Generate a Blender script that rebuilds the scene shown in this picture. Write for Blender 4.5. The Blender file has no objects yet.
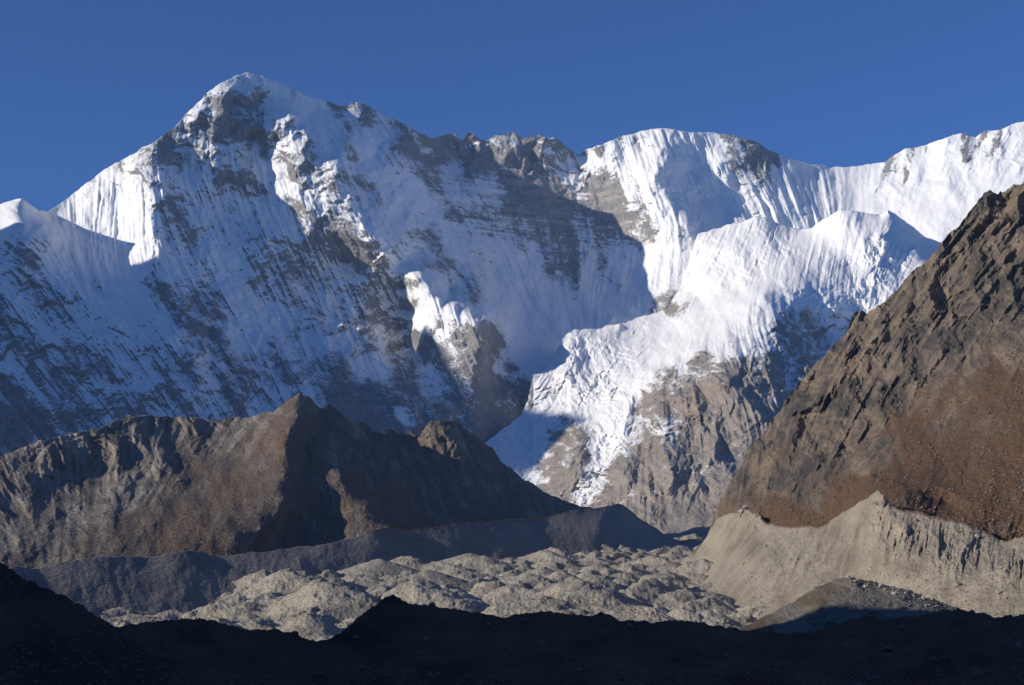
import bpy, math, random
import numpy as np

scene = bpy.context.scene
COL = scene.collection

# ------------------------------------------------------------------ camera
W, H = 1024, 685
F = 1576.0                       # focal length in pixels (36 degree lens)
PITCH = math.atan((590 - H / 2) / F)
cam_d = bpy.data.cameras.new('camera')
cam_d.sensor_width = 36.0
cam_d.lens = F / W * 36.0
cam_d.clip_start = 1.0
cam_d.clip_end = 120000.0
cam = bpy.data.objects.new('camera', cam_d)
COL.objects.link(cam)
cam.location = (0, 0, 0)
cam.rotation_euler = (math.pi / 2 + PITCH, 0, 0)
scene.camera = cam

# ------------------------------------------------------------------ sky, sun, exposure
SUN_EL, SUN_AZ = 18.5, 70.0      # elevation; angle from straight behind the camera towards the left
el, az = math.radians(SUN_EL), math.radians(SUN_AZ)
SUN = np.array([-math.cos(el) * math.sin(az), -math.cos(el) * math.cos(az), math.sin(el)])
world = bpy.data.worlds.new('World')
scene.world = world
world.use_nodes = True
wn = world.node_tree
sky = wn.nodes.new('ShaderNodeTexSky')
sky.sky_type = 'NISHITA'
sky.sun_disc = False
sky.sun_elevation = el
sky.sun_rotation = math.atan2(SUN[0], SUN[1])
sky.altitude = 5000
sky.air_density = 1.0
sky.dust_density = 0.5
sky.ozone_density = 10.0
wn.links.new(sky.outputs[0], wn.nodes['Background'].inputs[0])
wn.nodes['Background'].inputs[1].default_value = 0.127
sun_d = bpy.data.lights.new('sun', 'SUN')
sun_d.energy = 5.0
sun_d.angle = math.radians(0.5)
sun_d.color = (1.0, 0.92, 0.79)
sun = bpy.data.objects.new('sun', sun_d)
COL.objects.link(sun)
from mathutils import Vector
sun.rotation_euler = Vector(SUN).to_track_quat('Z', 'Y').to_euler()
vs = scene.view_settings
vs.view_transform = 'Standard'
vs.look = 'None'
vs.exposure = 0.0
vs.gamma = 1.0
vs.use_curve_mapping = False
scene.cycles.volume_bounces = 0
scene.cycles.max_bounces = 5
scene.cycles.diffuse_bounces = 3
scene.cycles.use_denoising = True
scene.cycles.sample_clamp_indirect = 2.0

# ------------------------------------------------------------------ numpy helpers
CP, SP = math.cos(PITCH), math.sin(PITCH)


def at(x, y, D):
    """point seen in direction (x, y) at forward distance D metres"""
    u = (np.asarray(x, float) - W / 2) / F
    v = (H / 2 - np.asarray(y, float)) / F
    yy = CP - v * SP
    zz = SP + v * CP
    t = np.asarray(D, float) / yy
    return np.stack([u * t, yy * t, zz * t], -1)


def hash2(ix, iy, seed):
    h = (ix.astype(np.int64) * 374761393 + iy.astype(np.int64) * 668265263 + seed * 1442695041) & 0xffffffff
    h = ((h ^ (h >> 13)) * 1274126177) & 0xffffffff
    h ^= h >> 16
    return h


def perlin(x, y, seed=0):
    x0 = np.floor(x)
    y0 = np.floor(y)
    fx = x - x0
    fy = y - y0
    ix = x0.astype(np.int64)
    iy = y0.astype(np.int64)

    def g(dx, dy):
        a = hash2(ix + dx, iy + dy, seed) * (2 * math.pi / 4294967296.0)
        return np.cos(a) * (fx - dx) + np.sin(a) * (fy - dy)
    u = fx * fx * fx * (fx * (fx * 6 - 15) + 10)
    v = fy * fy * fy * (fy * (fy * 6 - 15) + 10)
    a = g(0, 0)
    b = g(1, 0)
    c = g(0, 1)
    d = g(1, 1)
    return 1.5 * ((a + u * (b - a)) * (1 - v) + (c + u * (d - c)) * v)


def fbm(x, y, oct=5, seed=0, gain=0.5, lac=2.03):
    s = 0
    a = 1.0
    for i in range(oct):
        s = s + a * perlin(x, y, seed + i * 17)
        x = x * lac + 3.7
        y = y * lac - 1.3
        a *= gain
    return s


def ridged(x, y, oct=5, seed=0, gain=0.5, lac=2.07):
    """sharp crests: 0..~1.9"""
    s = 0
    a = 1.0
    w = 1.0
    for i in range(oct):
        n = (1 - np.abs(perlin(x, y, seed + i * 31)) * 1.3).clip(0, 1)
        n = n * n
        s = s + a * n * w
        w = (n * 1.6).clip(0, 1)
        x = x * lac + 5.1
        y = y * lac + 2.9
        a *= gain
    return s


def heaps(x, y, size, slope, seed, hmin=0.15, hmax=1.0):
    """tipped heaps of rubble: the highest of many cones, each standing at its angle of repose"""
    gx = np.floor(x / size)
    gy = np.floor(y / size)
    best = np.full(np.shape(x), -1e9)
    for dx in (-1, 0, 1):
        for dy in (-1, 0, 1):
            ix = (gx + dx).astype(np.int64)
            iy = (gy + dy).astype(np.int64)
            cx = (ix + hash2(ix, iy, seed) / 4294967296.0) * size
            cy = (iy + hash2(ix, iy, seed + 1) / 4294967296.0) * size
            h = (hmin + (hmax - hmin) * (hash2(ix, iy, seed + 2) / 4294967296.0) ** 1.6) * size * slope
            d = np.sqrt((x - cx) ** 2 + (y - cy) ** 2 + (size * .06) ** 2)
            best = np.maximum(best, h - slope * d)
    return best


def facets(x, y, size, seed, ang=0.0, asp=1.0):
    """broken rock: overlapping flat-sided crags, each with its own four faces (about -.5..0.6)"""
    c, s_ = math.cos(ang), math.sin(ang)
    x, y = (x * c + y * s_) / asp, -x * s_ + y * c
    gx = np.floor(x / size)
    gy = np.floor(y / size)
    best = np.full(np.shape(x), -9.0)
    for dx in (-1, 0, 1):
        for dy in (-1, 0, 1):
            ix = (gx + dx).astype(np.int64)
            iy = (gy + dy).astype(np.int64)
            r = [hash2(ix, iy, seed + q) / 4294967296.0 for q in range(6)]
            ex = (x - (ix + r[0]) * size) / size
            ey = (y - (iy + r[1]) * size) / size
            a = r[3] * 6.283
            ca, sa = np.cos(a), np.sin(a)
            u = ex * ca + ey * sa
            v = -ex * sa + ey * ca
            d = np.maximum(np.maximum(u * (.7 + r[4]), -u * (1.7 - r[4])), np.maximum(v * (.7 + r[5]), -v * (1.7 - r[5])))
            best = np.maximum(best, .75 * r[2] - 1.15 * d)
    return best - .12


def warp(x, y, amp, seed):
    """ragged ridges: the same control surface read at slightly wandering places"""
    k = amp * (1 - np.exp(-(y - y[:1]) / 9.0))
    return (x + k * fbm(x / 24, y / 30, 4, seed, .36), y + k * fbm(x / 24, y / 30, 4, seed + 5, .36))


def sstep(a, b, x):
    t = ((x - a) / (b - a)).clip(0, 1)
    return t * t * (3 - 2 * t)


class RBF:
    """surface through scattered control points, with creases where the points lie densely"""

    def __init__(self, pts, smooth=0.0):
        p = np.array(pts, float)
        _, idx = np.unique(np.round(p[:, :2]), axis=0, return_index=True)
        p = p[np.sort(idx)]
        self.c = p[:, :2] / 100.0
        n = len(p)
        A = np.zeros((n + 3, n + 3))
        d = np.sqrt(((self.c[:, None] - self.c[None]) ** 2).sum(-1))
        A[:n, :n] = d + np.eye(n) * -smooth
        A[:n, n] = 1
        A[:n, n + 1:] = self.c
        A[n:, :n] = A[:n, n:].T
        b = np.zeros(n + 3)
        b[:n] = p[:, 2]
        self.w = np.linalg.solve(A, b)
        self.n = n

    def __call__(self, x, y):
        sh = np.shape(x)
        x = np.ravel(x) / 100.0
        y = np.ravel(y) / 100.0
        r = self.w[self.n] + self.w[self.n + 1] * x + self.w[self.n + 2] * y
        for (cx, cy), w in zip(self.c, self.w[:self.n]):
            r += w * np.sqrt((x - cx) ** 2 + (y - cy) ** 2)
        return r.reshape(sh)


def dense(poly, step=14):
    out = []
    for a, b in zip(poly[:-1], poly[1:]):
        a = np.array(a, float)
        b = np.array(b, float)
        k = max(1, int(np.hypot(*(b - a)[:2]) / step))
        for i in range(k):
            out.append(tuple(a + (b - a) * i / k))
    out.append(tuple(poly[-1]))
    return out


def idw(pts, x, y, power=2.0, soft=12.0):
    """smooth blend of the values of scattered points (columns 2..)"""
    p = np.array(pts, float)
    sh = np.shape(x)
    xr = np.ravel(x)
    yr = np.ravel(y)
    num = np.zeros((p.shape[1] - 2, xr.size))
    den = np.zeros(xr.size)
    for row in p:
        w = 1.0 / ((xr - row[0]) ** 2 + (yr - row[1]) ** 2 + soft ** 2) ** power
        den += w
        for k in range(p.shape[1] - 2):
            num[k] += w * row[2 + k]
    return [(n / den).reshape(sh) for n in num]


def ribs(x, y, lst):
    """sum of asymmetric spurs: (polyline of (px, py, height m), width to the left, width to the right)"""
    out = np.zeros(np.shape(x))
    for poly, wl, wr in lst:
        p = np.array(poly, float)
        m = max(wl, wr) + 2
        sel = (x > p[:, 0].min() - m) & (x < p[:, 0].max() + m) & (y > p[:, 1].min() - m) & (y < p[:, 1].max() + m)
        if not sel.any():
            continue
        xs = x[sel]
        ys = y[sel]
        wob = 2.2 * perlin(xs / 11.0, ys / 11.0, 91) + 4.0 * perlin(xs / 29.0, ys / 29.0, 92)
        wob *= min(1.0, wl / 22.0)
        xs = xs + wob
        best = np.full(xs.shape, 1e9)
        sd = np.zeros(xs.shape)
        hh = np.zeros(xs.shape)
        for a, b in zip(p[:-1], p[1:]):
            d = b[:2] - a[:2]
            L2 = (d ** 2).sum()
            t = (((xs - a[0]) * d[0] + (ys - a[1]) * d[1]) / L2).clip(0, 1)
            qx = xs - (a[0] + t * d[0])
            qy = ys - (a[1] + t * d[1])
            r = np.hypot(qx, qy)
            side = np.sign(d[0] * qy - d[1] * qx)      # >0: left of a line running down the picture
            up = r < best
            best = np.where(up, r, best)
            sd = np.where(up, side, sd)
            hh = np.where(up, a[2] + t * (b[2] - a[2]), hh)
        w = np.where(sd > 0, wl, wr)
        prof = (1 - best / w).clip(0, 1)
        out[sel] += hh * prof
    return out


def streaks(angle_pts, x0, x1, y0, y1, res, width, length, seed):
    """noise drawn out along a field of fall-line directions, sampled on a raster"""
    nx = int((x1 - x0) / res)
    ny = int((y1 - y0) / res)
    rng = np.random.default_rng(seed)
    n = rng.standard_normal((ny, nx))
    fy = np.fft.fftfreq(ny)[:, None]
    fx = np.fft.rfftfreq(nx)[None]
    s = width / res
    n = np.fft.irfft2(np.fft.rfft2(n) * np.exp(-2 * (math.pi * s * 0.35) ** 2 * (fx ** 2 + fy ** 2)), s=(ny, nx))
    gx, gy = np.meshgrid(np.arange(nx), np.arange(ny))
    ca, sa = idw([(a, b, math.cos(math.radians(c)), math.sin(math.radians(c))) for a, b, c in angle_pts],
                 x0 + gx[::8, ::8] * res, y0 + gy[::8, ::8] * res, 1.5, 25)
    l = np.hypot(ca, sa) + 1e-9
    vx = np.kron(ca / l, np.ones((8, 8)))[:ny, :nx]
    vy = np.kron(sa / l, np.ones((8, 8)))[:ny, :nx]
    acc = n.copy()
    for sgn in (1, -1):
        px = gx.astype(float)
        py = gy.astype(float)
        for k in range(int(length / res / 1.5)):
            ix = px.astype(int).clip(0, nx - 1)
            iy = py.astype(int).clip(0, ny - 1)
            px = px + sgn * 1.5 * vx[iy, ix]
            py = py + sgn * 1.5 * vy[iy, ix]
            acc += n[py.astype(int).clip(0, ny - 1), px.astype(int).clip(0, nx - 1)]
    acc /= acc.std()

    def sample(x, y):
        u = ((x - x0) / res).clip(0, nx - 1.001)
        v = ((y - y0) / res).clip(0, ny - 1.001)
        i = u.astype(int)
        j = v.astype(int)
        i1 = (i + 1).clip(0, nx - 1)
        j1 = (j + 1).clip(0, ny - 1)
        fu = u - i
        fv = v - j
        return (acc[j, i] * (1 - fu) + acc[j, i1] * fu) * (1 - fv) + (acc[j1, i] * (1 - fu) + acc[j1, i1] * fu) * fv
    return sample


def tag(o, label, cat, group=None, kind=None):
    o['label'] = label
    o['category'] = cat
    if group:
        o['group'] = group
    if kind:
        o['kind'] = kind


def grid_mesh(name, P, mat, attrs=None, smooth=True):
    """P: rows x columns x 3"""
    ny, nx = P.shape[:2]
    me = bpy.data.meshes.new(name)
    nv = nx * ny
    me.vertices.add(nv)
    me.vertices.foreach_set('co', P.reshape(-1).astype(np.float32))
    idx = np.arange(nv).reshape(ny, nx)
    q = np.stack([idx[:-1, :-1], idx[1:, :-1], idx[1:, 1:], idx[:-1, 1:]], -1).reshape(-1, 4)
    nf = len(q)
    me.loops.add(nf * 4)
    me.loops.foreach_set('vertex_index', q.reshape(-1).astype(np.int32))
    me.polygons.add(nf)
    me.polygons.foreach_set('loop_start', (np.arange(nf) * 4).astype(np.int32))
    me.update(calc_edges=True)
    me.polygons.foreach_set('use_smooth', np.full(nf, smooth))
    for k, v in (attrs or {}).items():
        a = me.attributes.new(k, 'FLOAT', 'POINT')
        a.data.foreach_set('value', v.reshape(-1).astype(np.float32))
    me.validate()
    me.materials.append(mat)
    o = bpy.data.objects.new(name, me)
    COL.objects.link(o)
    return o


def normals(P):
    du = np.gradient(P, axis=1)
    dv = np.gradient(P, axis=0)
    n = np.cross(dv, du)
    n /= np.linalg.norm(n, axis=-1, keepdims=True) + 1e-12
    n *= np.where(n[..., 1:2] > 0, -1, 1)      # towards the valley
    return n


def columns(x0, x1, step, left=None, right=None):
    """column positions: dense in view, sparse outside"""
    c = np.arange(x0, x1 + step, step)
    if left is not None:
        c = np.concatenate([np.arange(left, x0, 6.0), c])
    if right is not None:
        c = np.concatenate([c, np.arange(c[-1] + 6, right, 6.0)])
    return c


def landform(cols, top, bottom, ny, jag, jseed):
    """pixel positions of a sheet between two outlines"""
    t = np.array(top, float)
    b = np.array(bottom, float)
    ty = np.interp(cols, t[:, 0], t[:, 1])
    jg = np.interp(cols, [j[0] for j in jag], [j[1] for j in jag])
    ty = ty + jg * (fbm(cols / 9.0, cols * 0 + 0.5, 4, jseed, 0.6) * 1.3)
    by = np.interp(cols, b[:, 0], b[:, 1])
    by = np.maximum(by, ty + 4)
    v = np.linspace(0, 1, ny)[:, None]
    y = ty[None] + (by - ty)[None] * v
    x = np.repeat(cols[None], ny, 0)
    return x, y


def with_back(P, attrs, dist, slope):
    """the far side behind the crest, so that the landform is a solid ridge"""
    crest = P[0]
    rows = []
    for d in dist[::-1]:
        q = crest.copy()
        q[:, 0] *= (1 + d / np.maximum(crest[:, 1], 1) * 0.7)
        q[:, 1] += d
        q[:, 2] -= slope * d * (1 + 0.15 * perlin(crest[:, 0] / 300, crest[:, 0] * 0 + d / 200, 5))
        rows.append(q)
    k = len(rows)
    P2 = np.concatenate([np.array(rows), P], 0)
    at2 = {n: np.concatenate([np.repeat(a[:1], k, 0), a], 0) for n, a in attrs.items()}
    return P2, at2


# ------------------------------------------------------------------ materials
class NT:
    def __init__(self, name):
        self.m = bpy.data.materials.new(name)
        self.m.use_nodes = True
        self.t = self.m.node_tree
        self.b = self.t.nodes['Principled BSDF']

    def n(self, typ, **kw):
        nd = self.t.nodes.new(typ)
        for k, v in kw.items():
            setattr(nd, k, v)
        return nd

    def l(self, a, b):
        self.t.links.new(a, b)

    def val(self, node, i, v):
        if hasattr(v, 'node'):
            self.l(v, node.inputs[i])
        else:
            node.inputs[i].default_value = v

    def math(self, op, a, b=0.0, clamp=False):
        nd = self.n('ShaderNodeMath', operation=op, use_clamp=clamp)
        self.val(nd, 0, a)
        self.val(nd, 1, b)
        return nd.outputs[0]

    def mix(self, f, a, b, mode='MIX'):
        nd = self.n('ShaderNodeMix', data_type='RGBA', blend_type=mode)
        self.val(nd, 0, f)
        for i, v in ((6, a), (7, b)):
            if hasattr(v, 'node'):
                self.l(v, nd.inputs[i])
            else:
                nd.inputs[i].default_value = (*v, 1)
        return nd.outputs[2]

    def attr(self, name):
        return self.n('ShaderNodeAttribute', attribute_name=name).outputs['Fac']

    def pos(self, sc=(1, 1, 1), rot=(0, 0, 0)):
        tc = self.n('ShaderNodeTexCoord')
        mp = self.n('ShaderNodeMapping')
        mp.inputs['Scale'].default_value = sc
        mp.inputs['Rotation'].default_value = rot
        self.l(tc.outputs['Object'], mp.inputs[0])
        return mp.outputs[0]

    def noise(self, vec, scale, detail=4, rough=0.55, dist=0.0):
        nd = self.n('ShaderNodeTexNoise')
        self.l(vec, nd.inputs['Vector'])
        nd.inputs['Scale'].default_value = scale
        nd.inputs['Detail'].default_value = detail
        nd.inputs['Roughness'].default_value = rough
        nd.inputs['Distortion'].default_value = dist
        return nd.outputs[0]

    def ramp(self, f, a, b):
        nd = self.n('ShaderNodeMapRange', interpolation_type='SMOOTHSTEP')
        self.val(nd, 0, f)
        self.val(nd, 1, a)
        self.val(nd, 2, b)
        return nd.outputs[0]

    def bump(self, h, strength, dist, chain=None):
        nd = self.n('ShaderNodeBump')
        self.val(nd, 'Strength', strength)
        nd.inputs['Distance'].default_value = dist
        self.l(h, nd.inputs['Height'])
        if chain is not None:
            self.l(chain, nd.inputs['Normal'])
        return nd.outputs[0]


def mountain_mat(name, grey, brown, snow_col=(0.90, 0.90, 0.90), size=1.0, bump=0.6, third=None):
    """snow over rock. attributes: snow 0..1, tint 0 grey..1 brown, band = layered strata, rust"""
    k = NT(name)
    p = k.pos()
    s = 1.0 / size
    n1 = k.noise(p, 0.012 * s, 6, 0.62)
    n2 = k.noise(p, 0.05 * s, 5, 0.6)
    ps = k.pos((0.002 * s, 0.002 * s, 0.022 * s), (0.05, 0.09, 0))
    nb = k.noise(ps, 1.0, 6, 0.65, 0.3)
    t = k.math('ADD', k.attr('tint'), k.math('MULTIPLY', k.math('SUBTRACT', n1, 0.5), 1.1), True)
    rock = k.mix(t, grey, brown)
    if third:
        rock = k.mix(k.attr('rust'), rock, third)
    v = k.math('ADD', 0.3, k.math('MULTIPLY', n2, 1.4))
    v = k.math('MULTIPLY', v, k.math('ADD', 0.75, k.math('MULTIPLY', n1, 0.5)))
    rock = k.mix(1.0, rock, k.n_rgb(v), 'MULTIPLY')
    bf = k.math('MULTIPLY', k.attr('band'), k.ramp(nb, 0.42, 0.6))
    rock = k.mix(bf, rock, (0.40, 0.36, 0.32))
    nf = k.math('SUBTRACT', k.math('ADD', k.math('MULTIPLY', n2, 0.5), k.math('MULTIPLY', n1, 0.5)), 0.5)
    sf = k.ramp(k.math('ADD', k.attr('snow'), k.math('MULTIPLY', nf, 1.1)), 0.32, 0.64)
    snow = k.mix(k.ramp(n1, 0.35, 0.7), snow_col, tuple(c * 0.93 for c in snow_col))
    k.l(k.mix(sf, rock, snow), k.b.inputs['Base Color'])
    k.b.inputs['Roughness'].default_value = 0.9
    k.b.inputs['Specular IOR Level'].default_value = 0.15
    st = k.math('MULTIPLY', bump, k.math('SUBTRACT', 1.0, k.math('MULTIPLY', sf, 0.7)))
    nn = k.bump(n2, st, 14.0 * size)
    k.l(nn, k.b.inputs['Normal'])
    return k.m


def n_rgb(self, v):
    nd = self.n('ShaderNodeCombineColor')
    for i in range(3):
        self.l(v, nd.inputs[i])
    return nd.outputs[0]


NT.n_rgb = n_rgb


def debris_mat(name, c1, c2, rust_c, size=1.0, bump=0.8, con=1.0):
    """rubble, scree and turf. attributes: tint c1..c2, rust"""
    k = NT(name)
    p = k.pos()
    s = 1.0 / size
    n1 = k.noise(p, 0.02 * s, 6, 0.6)
    n2 = k.noise(p, 0.16 * s, 5, 0.65)
    vo = k.n('ShaderNodeTexVoronoi')
    k.l(p, vo.inputs['Vector'])
    vo.inputs['Scale'].default_value = 0.22 * s
    t = k.math('ADD', k.attr('tint'), k.math('MULTIPLY', k.math('SUBTRACT', n1, 0.5), 1.4), True)
    c = k.mix(t, c1, c2)
    r = k.math('ADD', k.attr('rust'), k.math('MULTIPLY', k.math('SUBTRACT', n2, 0.5), 0.9))
    c = k.mix(k.ramp(r, 0.3, 0.7), c, rust_c)
    v = k.math('ADD', 1.0 - .55 * con, k.math('MULTIPLY', n2, 1.1 * con))
    c = k.mix(1.0, c, k.n_rgb(v), 'MULTIPLY')
    spk = k.noise(p, 0.5 * s, 2, 0.5)
    c = k.mix(k.math('MULTIPLY', k.ramp(spk, 0.62, 0.72), 0.45), c, tuple(min(1, q * 1.9) for q in c1))
    c = k.mix(k.math('MULTIPLY', k.ramp(spk, 0.40, 0.30), 0.5), c, tuple(q * 0.4 for q in c2))
    k.l(c, k.b.inputs['Base Color'])
    k.b.inputs['Roughness'].default_value = 0.95
    k.b.inputs['Specular IOR Level'].default_value = 0.1
    nn = k.bump(n2, bump, 5.0 * size)
    nn = k.bump(vo.outputs['Distance'], bump * 0.5, 2.0 * size, nn)
    k.l(nn, k.b.inputs['Normal'])
    return k.m


KM = 1000.0
Q = 0.8          # pixels per mesh cell in the far mountains

# ------------------------------------------------------------------ the ground under everything
ground_m = debris_mat('ground_rubble', (0.20, 0.19, 0.17), (0.12, 0.11, 0.10), (0.14, 0.09, 0.06), 3.0)
gx, gy = np.meshgrid(np.linspace(-9000, 9000, 60), np.linspace(-3500, 15500, 50))
gz = -190 + 6 * fbm(gx / 3000, gy / 3000, 3, 3)
o = grid_mesh('ground', np.stack([gx, gy, gz], -1), ground_m,
              {'tint': np.full(gx.shape, 0.5), 'rust': np.zeros(gx.shape)})
tag(o, 'wide grey valley floor beneath the mountains and moraines', 'ground', kind='structure')

# ------------------------------------------------------------------ 1. the great snow massif
sky1 = [(-1320, 420, 4.3), (-1260, 280, 4.5), (-1190, -140, 4.7), (-1130, -195, 4.9), (-1049, -236, 5.15), (-911, -163, 5.65), (-788, -112, 6.06), (-600, -70, 6.6), (-550, -58, 6.75), (-505, -53, 6.88), (-490, -8, 6.95), (-478, 70, 7.02), (-455, 130, 7.12), (-432, 190, 7.24), (-400, 195, 7.35), (-300, 195, 7.6), (-200, 210, 7.85),
        (-80, 214, 8.1), (0, 204, 8.12), (14, 200, 8.1), (22, 198, 8.08), (30, 204, 8.2), (38, 210, 8.4), (48, 211, 8.6), (60, 204, 8.7), (70, 197, 8.75), (80, 188, 8.75),
        (100, 173, 8.75), (125, 158, 8.75), (150, 144, 8.75), (168, 133, 8.95), (178, 123, 9.02), (190, 110, 9.1), (200, 100, 9.15),
        (215, 87, 9.22), (235, 76, 9.34), (248, 73, 9.4), (262, 76, 9.45), (285, 85, 9.6), (310, 96, 9.75),
        (335, 104, 9.9), (349, 106, 9.95), (352, 102, 9.95), (366, 104, 10.0), (372, 108, 10.05), (400, 122, 10.15), (425, 135, 10.3),
        (432, 139, 10.5), (440, 136, 10.6), (449, 132, 10.7), (456, 134, 10.7), (462, 140, 10.75), (469, 132, 10.75), (475, 135, 10.75),
        (481, 140, 10.8), (495, 137, 10.8), (513, 132, 10.8), (525, 138, 10.8), (532, 137, 10.8), (540, 135, 10.8),
        (555, 138, 10.85), (565, 146, 10.9), (575, 153, 10.95), (580, 156, 10.95), (583, 150, 10.9), (600, 145, 10.8),
        (620, 137, 10.8), (635, 133, 10.8), (650, 129, 10.8), (665, 128, 10.8), (690, 132, 10.85), (715, 133, 10.9),
        (735, 136, 10.9), (750, 139, 10.9), (765, 148, 10.95), (778, 154, 11.0), (790, 159, 11.0), (810, 163, 11.1), (830, 167, 11.2),
        (850, 167, 11.2), (870, 164, 11.2), (885, 162, 11.2), (893, 155, 11.15), (905, 149, 11.1), (915, 147, 11.1), (925, 146, 11.1),
        (945, 138, 11.0), (955, 135, 11.0), (965, 134, 11.0), (975, 137, 11.0), (985, 131, 10.95), (1000, 130, 10.9),
        (1015, 124, 10.9), (1024, 121, 10.9), (1060, 110, 10.85), (1120, 95, 10.8)]
in1 = [
    # small left peak and the shoulder
    (-500, 60, 6.6), (-500, 250, 6.1), (-500, 450, 5.5), (-300, 250, 7.1), (-300, 420, 6.4), (-950, 200, 5.1), (-700, 200, 5.8), (-1320, 600, 4.0), (-1100, 300, 4.5),
    (-80, 240, 8.0), (-80, 330, 7.4), (-80, 430, 6.9), (-80, 520, 6.5), (0, 225, 8.02), (0, 244, 7.94), (20, 243, 7.85), (24, 225, 7.93), (48, 238, 8.0), (42, 226, 8.1),
    (56, 232, 8.3), (60, 250, 8.2), (40, 260, 7.95), (20, 270, 7.8),
    # lit triangular face and its rib
    (50, 220, 8.52), (70, 215, 8.6), (75, 230, 8.46), (100, 195, 8.62), (110, 215, 8.55), (100, 236, 8.44), (130, 200, 8.5), (130, 225, 8.41), (130, 245, 8.33),
    (153, 150, 8.62), (156, 165, 8.5), (157, 180, 8.38), (157, 200, 8.29), (156, 225, 8.22), (155, 250, 8.16), (163, 280, 8.0), (178, 320, 7.78), (195, 360, 7.5),
    (165, 150, 8.78), (175, 165, 8.75), (175, 200, 8.55), (200, 150, 8.88), (200, 190, 8.72), (230, 190, 8.9), (200, 230, 8.55), (180, 245, 8.35), (230, 230, 8.68), (215, 245, 8.5), (165, 300, 7.92),
    # summit rocks
    (185, 130, 8.99), (200, 125, 9.02), (215, 110, 9.1), (230, 95, 9.2), (240, 115, 9.18), (247, 100, 9.28), (220, 140, 9.0), (235, 150, 9.02), (247, 135, 9.16), (262, 105, 9.34), (240, 170, 8.98),
    # sunlit pillars under the summit
    (252, 138, 9.22), (270, 145, 9.12), (290, 140, 9.04), (303, 148, 8.99), (285, 126, 9.15), (290, 115, 9.3), (265, 165, 9.08), (290, 165, 8.99), (308, 168, 8.93), (322, 165, 8.96), (337, 165, 8.93), (346, 170, 9.0),
    (262, 195, 9.02), (285, 200, 8.92), (302, 195, 8.86), (322, 195, 8.84), (340, 195, 8.79), (352, 200, 8.86), (288, 216, 8.86), (308, 222, 8.78), (330, 222, 8.77), (350, 222, 8.71), (366, 228, 8.68), (374, 242, 8.66), (320, 148, 9.1),
    (355, 165, 9.35), (366, 195, 9.12), (384, 225, 8.95), (392, 245, 8.8),
    # shaded face right of the pillars
    (310, 115, 9.55), (350, 130, 9.68), (400, 150, 9.9), (425, 165, 10.1), (390, 190, 9.5), (430, 210, 9.85), (470, 250, 9.85), (420, 250, 9.35), (450, 290, 9.15), (500, 295, 9.6), (310, 248, 8.78), (262, 245, 8.58), (285, 250, 8.68), (335, 244, 8.84), (345, 262, 8.92), (200, 260, 8.3), (240, 262, 8.5), (290, 270, 8.68), (200, 300, 8.1), (290, 300, 8.55), (340, 300, 8.74),
    # headwall
    (445, 160, 10.6), (500, 165, 10.72), (550, 180, 10.78), (590, 190, 10.78), (612, 190, 10.66), (620, 220, 10.55), (640, 250, 10.4), (638, 285, 10.1), (470, 200, 10.35),
    (500, 225, 10.4), (560, 235, 10.6), (600, 255, 10.5), (560, 285, 10.15), (600, 302, 9.95), (625, 300, 9.85), (520, 315, 9.55), (560, 328, 9.35), (600, 320, 9.5), (530, 345, 9.0), (540, 370, 8.6),
    # fluted right wall
    (640, 150, 10.7), (630, 190, 10.5), (662, 150, 10.55), (655, 175, 10.32), (668, 200, 10.22), (690, 225, 10.08), (650, 230, 10.2), (650, 265, 10.0), (690, 170, 10.74), (700, 200, 10.58), (715, 220, 10.42), (735, 215, 10.55),
    (720, 170, 10.72), (760, 180, 10.72), (800, 200, 10.75), (850, 210, 10.8), (900, 195, 10.75), (950, 195, 10.55), (1000, 165, 10.6), (940, 245, 10.2), (1000, 220, 10.2), (1120, 180, 10.2), (1120, 300, 9.8),
    (850, 270, 10.4), (760, 250, 10.3), (800, 330, 9.9), (950, 330, 9.7), (700, 300, 9.7), (645, 300, 9.72), (665, 295, 9.66), (680, 285, 9.72), (690, 260, 9.9), (630, 311, 9.62), (612, 318, 9.5), (660, 312, 9.52), (700, 420, 9.2), (900, 450, 9.0), (640, 360, 9.4), (600, 420, 8.8), (1120, 450, 9.0),
    # lit prow in the shadow
    (415, 281, 8.62), (428, 290, 8.5), (440, 299, 8.41), (455, 306, 8.34), (470, 313, 8.28), (483, 319, 8.22), (486, 340, 8.12), (484, 368, 8.0), (416, 300, 8.6), (418, 330, 8.5), (440, 330, 8.36), (465, 345, 8.18),
    (404, 290, 8.98), (408, 310, 8.98), (405, 330, 8.88), (395, 328, 8.82), (380, 330, 8.68), (365, 330, 8.54), (404, 346, 8.72), (388, 346, 8.53), (370, 346, 8.37), (408, 364, 8.46), (396, 305, 8.94), (375, 290, 8.85), (350, 310, 8.68),
    (500, 325, 8.8), (500, 345, 8.6), (512, 365, 8.5), (497, 362, 8.35), (450, 290, 8.9), (480, 305, 8.9),
    # lower face
    (0, 300, 7.65), (0, 400, 7.05), (0, 450, 6.75), (60, 330, 7.6), (100, 300, 7.85), (100, 400, 7.2), (140, 300, 7.95), (200, 400, 7.35), (240, 300, 8.32), (260, 350, 8.02), (300, 330, 8.36), (300, 400, 7.6), (350, 350, 8.2),
    (380, 360, 8.25), (400, 400, 7.6), (450, 370, 8.05), (440, 400, 7.75), (440, 430, 7.4), (480, 390, 7.95), (480, 425, 7.6), (515, 385, 8.3), (530, 392, 8.32), (538, 398, 8.34), (500, 390, 8.15), (500, 425, 7.85), (555, 395, 8.6), (520, 425, 8.05),
    (-80, 600, 6.1), (200, 520, 6.7), (400, 520, 6.7), (600, 560, 6.9), (800, 560, 7.8), (1120, 560, 8.0), (-950, 600, 4.4), (-500, 600, 5.0),
]
R1 = RBF(dense(sky1, 16) + in1)
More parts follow.
